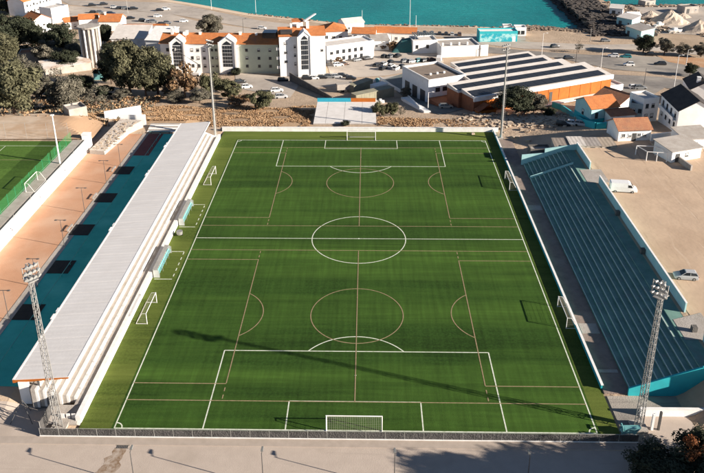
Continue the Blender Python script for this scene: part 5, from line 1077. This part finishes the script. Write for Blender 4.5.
fleet('in the upper row of the central car park', 'cars in the central car park', [((-2.6, 156.7, -9.04), 30, 'grey'), ((1.7, 159.0, -9.09), 30, 'black'), ((8.3, 162.2, -9.16), 60, 'black'), ((10.9, 162.2, -9.16), 60, 'grey'), ((13.7, 163.0, -9.18), 60, 'black'), ((16.5, 154.4, -8.96), 30, 'grey'), ((18.9, 154.4, -8.96), 30, 'silver'), ((21.9, 156.0, -9.02), 40, 'teal'), ((24.1, 156.0, -9.02), 40, 'black'), ((26.5, 157.6, -9.06), 40, 'brown')])
fleet('in the lower row of the central car park', 'cars in the central car park', [((5.2, 148.3, -8.60), 60, 'black'), ((7.4, 142.5, -8.25), 60, 'black'), ((7.9, 150.0, -8.70), 60, 'silver'), ((10.6, 145.8, -8.45), 60, 'white'), ((10.6, 152.6, -8.86), 60, 'black'), ((12.4, 142.5, -8.25), 60, 'white'), ((14.6, 145.0, -8.40), 60, 'black'), ((-9.6, 148.2, -8.59), 20, 'white'), ((-7.5, 149.9, -8.70), 20, 'brown')])
car((29.6, 156.8, -9.04), 80, 'white', 'white van parked at the right end of the central car park', None, 'van', False)
fleet('of the row along the beach promenade', 'cars along the promenade', [((18.3, 206.3, -10.00), 85, 'grey'), ((21.2, 205.9, -10.00), 85, 'black'), ((24.3, 205.0, -10.00), 85, 'silver'), ((27.2, 204.0, -10.00), 85, 'black'), ((30.5, 203.5, -10.00), 85, 'grey'), ((33.9, 203.1, -10.00), 85, 'black'), ((36.8, 202.8, -10.00), 85, 'black'), ((39.4, 202.2, -10.00), 85, 'silver'), ((42.7, 201.8, -10.00), 85, 'brown')])
car((100.9, 149.0, -8.64), 175, 'white', 'white car driving along the main road', None, 'car', False)
car((113.3, 150.4, -8.73), 178, 'black', 'black car on the main road behind the white car', None, 'car', False)
car((99.4, 163.2, -9.18), 170, 'white', 'white car at the roadside in the tree shade', None, 'car', False)
car((104.1, 162.4, -9.17), 170, 'teal', 'teal car next to the white one in the tree shade', None, 'car', False)
car((114.5, 165.7, -9.24), 170, 'black', 'black car under the roadside tree', None, 'car', False)
car((81.2, 160.3, -9.12), 10, 'black', 'black car at the left end of the main road', None, 'car', False)
car((80.0, 179.0, -9.53), 20, 'black', 'black pickup on the seafront road', None, 'car', False)
car((104.2, 189.9, -9.78), 5, 'grey', 'grey car beside the breakwater', None, 'car', False)
fleet('of three before the curved turquoise wall', 'cars by the turquoise wall', [((53.8, 59.0, 1.30), -20, 'black'), ((56.2, 58.5, 1.64), -20, 'white'), ((58.0, 57.2, 2.01), -20, 'silver')])
car((25.3, 85.5, -3.24), 5, 'beige', 'beige car in the dark yard by the warehouse porch', None, 'car', False)
car((91.3, 113.8, -6.23), 5, 'white', 'white car on the sandy roundabout by the houses', None, 'car', False)
car((93.0, 113.1, -6.17), 5, 'grey', 'grey car on the sandy roundabout by the houses', None, 'car', False)
lr = thing('lorry', 'grey tipper lorry parked on the dirt right of the retaining wall', 'lorry', (-5.6, 108.8, -5.80), R(15))
MB().box(-3.2, 1.2, -1.15, 1.15, 1.0, 2.9).build('tipper_body', m_conc, lr); MB().hexa([(1.4, -1.1, .6), (3.2, -1.1, .6), (3.2, 1.1, .6), (1.4, 1.1, .6)], [(1.4, -1.0, 2.6), (2.8, -1.0, 2.6), (2.8, 1.0, 2.6), (1.4, 1.0, 2.6)]).build('cab', m_wpaint, lr)
MB().hexa([(3.22, -.95, 1.5), (3.22, .95, 1.5), (2.86, .95, 2.5), (2.86, -.95, 2.5)], [(3.27, -.95, 1.5), (3.27, .95, 1.5), (2.91, .95, 2.5), (2.91, -.95, 2.5)]).build('windscreen', m_glass, lr)
for x in (-2.4, -1.3, 2.4):
    for e in (-1, 1): MB().tube((x, e*.85, .5), (x, e*1.15, .5), .5, n=12).build('wheel', m_tyre, lr)

bl = thing('boom_lift', 'aerial boom lift with a long folded arm beside the first stair tower', 'boom lift', (-60.8, 131.9, -7.62), R(-10))
MB().box(-1.6, 1.6, -1, 1, .5, 1.4).build('chassis', m_wpaint, bl)
for x in (-1.2, 1.2):
    for e in (-1, 1): MB().tube((x, e*.75, .45), (x, e*1.1, .45), .45, n=12).build('wheel', m_tyre, bl)
MB().tube((0, 0, 1.4), (1.6, .2, 4.2), .16, .14, 6).build('lower_arm', m_dmetal, bl); MB().tube((1.6, .2, 4.2), (-7.2, .2, 9.4), .13, .10, 6).build('upper_arm', m_dmetal, bl)
MB().box(-8.3, -7.2, -.4, .8, 9.0, 9.1).box(-8.3, -8.25, -.4, .8, 9.1, 10.0).box(-7.25, -7.2, -.4, .8, 9.1, 10.0).box(-8.25, -7.25, .75, .8, 9.1, 10.0).build('basket', m_metal, bl)
# ================================================================ TREES AND SHRUBS
def crown(seed, lobes, leaves, size, shape='round', flat=.8):
    """unit crown (radius 1, z 0..1.x): leaf faces scattered in clumps through many lobes"""
    rnd = random.Random(seed); b = MB(); C_ = []
    for i in range(lobes):
        for _ in range(60):
            p = Vector((rnd.uniform(-1, 1), rnd.uniform(-1, 1), rnd.uniform(-1, 1)))
            if shape == 'column': ok = (p.x**2+p.y**2) < .55*(1-.75*max(0, p.z))**2
            else: ok = p.length < .82 and p.length > .25
            if ok: break
        C_.append((p*rnd.uniform(.72, 1.24), rnd.uniform(.13, .38)))
    for p, r_ in C_:
        for k in range(leaves):
            d = Vector((rnd.gauss(0, 1), rnd.gauss(0, 1), rnd.gauss(0, 1)))
            if d.length < .01: continue
            d.normalize(); d.z = d.z*.9+.12
            q = p+d*r_*rnd.uniform(.55, 1.08)
            s = size*rnd.uniform(.35, 1.25); n = (d+Vector((rnd.uniform(-.7, .7), rnd.uniform(-.7, .7), rnd.uniform(-.5, .9)))).normalized()
            u = n.orthogonal().normalized(); v = n.cross(u); a = rnd.uniform(0, 6.28); u, v = u*math.cos(a)+v*math.sin(a), v*math.cos(a)-u*math.sin(a)
            c = Vector((q.x, q.y, q.z*flat))
            b.face([c-u*s, c+v*s*.6, c+u*s, c-v*s*.6])
    return b, C_
def treemesh(seed, lobes, leaves, size, shape, flat, mat):
    cb, C_ = crown(seed, lobes, leaves, size, shape, flat); cm = cb.raw('crown', mat)
    return cm, [(Vector((p.x, p.y, p.z*flat)), r_) for p, r_ in C_]
def tree(loc, rad, ht, label, kind='olive', seed=0, group=None, name='tree', trunk_frac=.32, cat='tree'):
    mi, lobes, leaves, size, shape, flat = {'olive': (0, 60, 380, .052, 'round', .95), 'grey': (1, 48, 300, .052, 'round', .95), 'dark': (2, 54, 340, .052, 'round', .9), 'rust': (3, 26, 120, .08, 'round', .7), 'bush': (4, 32, 280, .058, 'round', .75), 'autumn': (5, 22, 130, .07, 'round', .8), 'bare': (1, 22, 55, .06, 'round', .85)}[kind]
    cm, cs = shared(('tree', kind, seed % 3), lambda: treemesh(seed % 3+11*mi, lobes, leaves, size, shape, flat, m_leaf[mi]))
    t = thing(name, label, cat, loc, (seed*1.7) % 6.28, group)
    ch = ht*(1-trunk_frac*.5); zc = ht-ch/2
    c = link('crown', cm, t, (0, 0, zc)); c.scale = (rad, rad*.95, ch/2/flat/1.02)
    b = MB(); tr_ = max(.09, rad*.055); top = Vector((0, 0, zc))
    b.tube((0, 0, -.4), (rad*.04, 0, zc-ch*.2), tr_*1.25, tr_*.8, 7); b.tube((rad*.04, 0, zc-ch*.2), top, tr_*.8, tr_*.4, 6)
    for p, r_ in cs[::3]: b.tube((rad*.04, 0, zc-ch*.22), (p.x*rad*.85, p.y*rad*.85, zc+p.z*ch/2*.85), tr_*.42, tr_*.12, 4, cap=False)
    b.build('trunk', m_bark, t); return t
TREES = [
 (((-116.3, 119.3, -6.71)), 4.6, 9.0, 'grey tree filling the gap right of the huge tree', 'grey'),
 (((-91.4, 103.3, -5.32)), 3.8, 7.0, 'small dark tree below the turquoise tank', 'dark'),
 (((-87.5, 119.5, -6.72)), 4.6, 10.0, 'dark tree tucked behind the left tall olive tree', 'dark'),
 (((-70.6, 102.1, -5.21)), 4.4, 11.0, 'olive tree filling the gap between the tall pair', 'olive'),
 (((-135.7, 174.3, -9.43)), 4.4, 8.5, 'dark tree just right of the wide dark tree', 'dark'),
 (((-153.9, 211.7, -10.00)), 4.0, 7.0, 'dark tree between the white houses at top left', 'dark'),
 (((-111.3, 141.2, -8.17)), 4.4, 8.0, 'dark tree behind the derelict shed', 'dark'),
 (((-96.8, 147.9, -8.57)), 4.0, 9.0, 'dark tree right of the ribbed tower', 'dark'),
 (((-94.7, 61.9, 2.85)), 6.4, 15.0, 'huge dense olive green tree at the left edge beside the training pitch', 'olive'),
 (((-145.0, 174.3, -9.43)), 8.6, 15.0, 'wide dark tree at the left edge below the white houses', 'dark'),
 (((-137.2, 147.7, -8.56)), 5.6, 12.0, 'olive tree above the huge tree at the left edge', 'olive'),
 (((-183.5, 250.4, -10.00)), 8.0, 8.0, 'dark tree in the top left corner', 'dark'),
 (((-121.9, 162.7, -9.17)), 5.8, 13.5, 'dark leafy tree left of the ribbed tower', 'dark'),
 (((-123.0, 151.2, -8.77)), 5.2, 8.5, 'grey green tree in front of the beige ruin', 'grey'),
 (((-112.6, 154.8, -8.99)), 4.6, 8.0, 'grey tree at the foot of the ribbed tower', 'grey'),
 (((-87.5, 79.1, -2.18)), 4.9, 11.5, 'grey leafed tree behind the concrete tank', 'grey'),
 (((-103.6, 99.1, -4.96)), 3.4, 7.5, 'small grey tree between the huge tree and the grey leafed one', 'grey'),
 (((-76.0, 103.4, -5.33)), 6.2, 18.0, 'tall olive green tree in the pair before the apartment wing, left one', 'olive'),
 (((-67.4, 104.9, -5.46)), 5.6, 14.5, 'tall olive green tree in the pair before the apartment wing, right one', 'olive'),
 (((-81.9, 87.4, -3.52)), 4.6, 7.0, 'straggly bare shrubby tree on the bank above the concrete ramp', 'bare'),
 (((-111.2, 183.2, -9.63)), 3.2, 9.0, 'dark tree standing right behind the ribbed tower', 'dark'),
 (((-95.5, 154.9, -8.99)), 4.0, 9.5, 'brownish tree beside the white workshop', 'rust'),
 (((-57.6, 100.8, -5.10)), 4.6, 10.5, 'reddish grey tree before the first stair tower', 'rust'),
 (((-67.7, 196.4, -9.92)), 6.0, 10.5, 'round grey tree behind the apartment wing roof', 'grey'),
 (((13.9, 100.0, -5.03)), 1.8, 3.8, 'small pale tree at the corner of the dark yard', 'grey'),
 (((21.0, 100.1, -5.04)), 1.9, 7.0, 'tall thin grey tree against the office block wall', 'grey'),
 (((44.4, 75.5, -1.80)), 6.2, 8.0, 'broad dark tree before the warehouse orange wall', 'dark'),
 (((50.2, 78.4, -2.22)), 4.0, 6.0, 'dark tree right of the broad one before the warehouse', 'grey'),
 (((113.5, 169.7, -9.33)), 4.2, 7.5, 'dark round tree beside the quay yard, leftmost of the roadside row', 'dark'),
 (((120.7, 166.5, -9.26)), 3.8, 6.5, 'grey green tree in the roadside row, second from the left', 'grey'),
 (((127.7, 164.9, -9.22)), 3.4, 5.0, 'grey green tree in the roadside row, third from the left', 'grey'),
 (((134.2, 163.3, -9.18)), 3.8, 5.2, 'grey tree in the roadside row at the right edge', 'grey'),
 (((117.9, 133.6, -7.71)), 2.6, 4.4, 'small black green tree on the dirt verge', 'dark'),
 (((87.6, 170.5, -9.34)), 1.9, 4.2, 'small bare tree beside the seafront road', 'bare'),
]
for k, (p, r_, h_, lb, kd) in enumerate(TREES): tree(p, r_*(1.22 if p[0] < -30 else 1.1), h_*1.06, lb, kd, k, 'trees around the town', 'tree', .10 if p[0] < -30 else .25)
SHR = [(((-49.1, 100.9, -5.11)), 4.6, 8.0, 'rounded green shrub left of centre behind the scrub bank', 'bush'), (((-42.8, 98.3, -4.88)), 4.4, 6.6, 'rounded green shrub beside the white car on the forecourt', 'bush'), (((-31.0, 83.4, -2.94)), 4.8, 6.2, 'rounded green shrub standing alone at the end of the scrub bank', 'bush'),
 (((-50.9, 92.5, -4.24)), 4.0, 4.8, 'dark grey shrub in front of the reddish tree', 'grey'), (((-38.7, 87.9, -3.58)), 3.6, 3.0, 'brown dry shrub between the two round green shrubs', 'rust'), (((-58.8, 94.0, -4.46)), 3.4, 4.0, 'grey shrub at the foot of the tall right tree', 'grey'),
 (((4.9, 72.3, -1.33)), 2.3, 4.4, 'green bush right of the white panel terrace, left of a pair', 'bush'), (((8.2, 73.8, -1.57)), 2.5, 4.8, 'green bush right of the white panel terrace, right of a pair', 'bush'), (((11.3, 75.2, -1.78)), 1.9, 2.8, 'pale dry bush beside the concrete ramp wall', 'bare'),
 (((-46.5, 133.5, -7.71)), 2.2, 2.8, 'dark shrub under the second stair tower', 'dark'), (((-9.9, 151.7, -8.80)), 2.4, 2.6, 'reddish shrub before the low white building', 'rust'), (((-0.7, 163.0, -9.18)), 2.0, 3.0, 'brown shrub at the corner of the low white building', 'rust'), (((8.0, 175.4, -9.45)), 2.6, 3.8, 'brown shrub in front of the grey hut', 'rust'), (((11.6, 172.9, -9.40)), 2.4, 4.4, 'brown shrub beside the shade tent', 'rust'),
 (((-91.1, 106.1, -5.56)), 3.6, 4.5, 'grey shrub below the ribbed tower', 'grey'), (((-83.3, 100.6, -5.09)), 3.6, 4.2, 'dark shrub at the left foot of the tall olive tree', 'dark'), (((-77.2, 98.0, -4.86)), 3.2, 3.4, 'grey shrub at the edge of the scrub under the left tall tree', 'grey'), (((-98.0, 96.5, -4.73)), 3.2, 4.2, 'dark shrub behind the grey leafed tree', 'dark'), (((-63.1, 103.5, -5.34)), 3.4, 4.2, 'grey shrub between the right tall tree and the reddish tree', 'grey'), (((-46.8, 107.8, -5.71)), 3.0, 4.0, 'dark shrub between the two round green shrubs', 'dark'), (((-36.4, 92.6, -4.26)), 2.6, 3.2, 'rust coloured shrub left of the lone green shrub', 'rust'),
 (((-75.4, 81.3, -2.60)), 2.4, 2.4, 'bare grey shrub behind the concrete wall', 'bare'), (((60.7, 147.7, -8.56)), 1.6, 2.0, 'dark shrub behind the warehouse roof', 'dark'), (((53.4, 73.5, -1.36)), 2.2, 2.8, 'dark shrub beside the turquoise curved wall', 'dark'), (((-4.5, 62.0, 0.00)), 1.5, 1.4, 'low dark shrub at the far pitch wall', 'dark')]
for k, (p, r_, h_, lb, kd) in enumerate(SHR): tree(p, r_, h_, lb, kd, k+1, 'shrubs around the bank', 'shrub', .12, 'shrub')
# trees by the street at lower right
tree((43.2, -58.4, .03), 5.6, 4.8, 'large dark tree at the lower right corner beside the street', 'dark', 0, 'street trees', 'tree', .3)
tree((37.0, -58.9, .03), 3.9, 4.0, 'dark tree overhanging the pavement beside the right floodlight mast', 'dark', 1, 'street trees', 'tree', .3)
tree((41.4, -57.6, .03), 2.1, 5.3, 'orange autumn tree in the middle of the dark street trees', 'autumn', 2, 'street trees', 'tree', .45)
tree((50.5, -71.5, .03), 6.5, 15.5, 'tall dark tree beside the street, nearer source of the leafy shadow', 'dark', 2, 'street trees', 'tree', .35)
tree((57, -70.5, .03), 6.5, 17, 'tallest dark tree beside the street, farther right than all others', 'dark', 1, 'street trees', 'tree', .35)
# ---- dry scrub on the bank: thousands of tufts
def scrub(name, label, area, n, seed, smin, smax, mats):
    rnd = random.Random(seed); b = MB(); i = 0
    while i < n:
        p = area(rnd)
        if p is None: continue
        i += 1; x, y = p; z = hz(x, y); s = rnd.uniform(smin, smax); mi = 2 if rnd.random() < .05 else (0 if rnd.random() < .6 else 1)
        for k in range(6):
            a = rnd.uniform(0, 6.28); el = rnd.uniform(.1, 1.3); d = Vector((math.cos(a)*math.cos(el), math.sin(a)*math.cos(el), math.sin(el)))
            u = d.orthogonal().normalized(); v = d.cross(u); t = rnd.uniform(0, 6.28); u = u*math.cos(t)+v*math.sin(t); c = Vector((x, y, z))+d*s*rnd.uniform(.2, .7)
            b.face([c-d*s*.45, c+u*s*.22, c+d*s*.5, c-u*s*.22], mi)
    return tag(b.build(name, mats, raw=True), label, 'scrub', kind='stuff')
def bank(rnd):
    x = rnd.uniform(-76, 60); y = rnd.uniform(60.6, 90)
    if -14.2 < x < 4.6: return None
    edge = 61.2+1.6*math.sin(x*.37)+1.2*math.sin(x*.91+1)
    if x < 0:
        if y > 86+2*math.sin(x*.3): return None
        if -70 < x < -46 and y < 63: return None
        if y < edge and rnd.random() < .8: return None
        if y > 78 and rnd.random() < .45: return None
        if math.sin(x*.5+y*.23)+math.sin(x*.21-y*.6+2) < -.9: return None
    else:
        if y > 72-.12*x or y < edge: return None
        if rnd.random() < min(.9, .25+x*.022): return None
        if x > 36 and y < 65: return None
    return x, y
scrub('dry_scrub', 'orange brown dry scrub covering the bank behind the pitch', bank, 21000, 31, .16, .55, m_scrub)
def leftbank(rnd):
    x = rnd.uniform(-150, -64); y = rnd.uniform(58, 100)
    if y < 66 and rnd.random() < .8: return None
    return x, y
scrub('bank_undergrowth', 'grey brown undergrowth between the trees on the left bank', leftbank, 2600, 32, .5, 1.2, [m_leaf[1], m_scrub[0], m_scrub[2]])
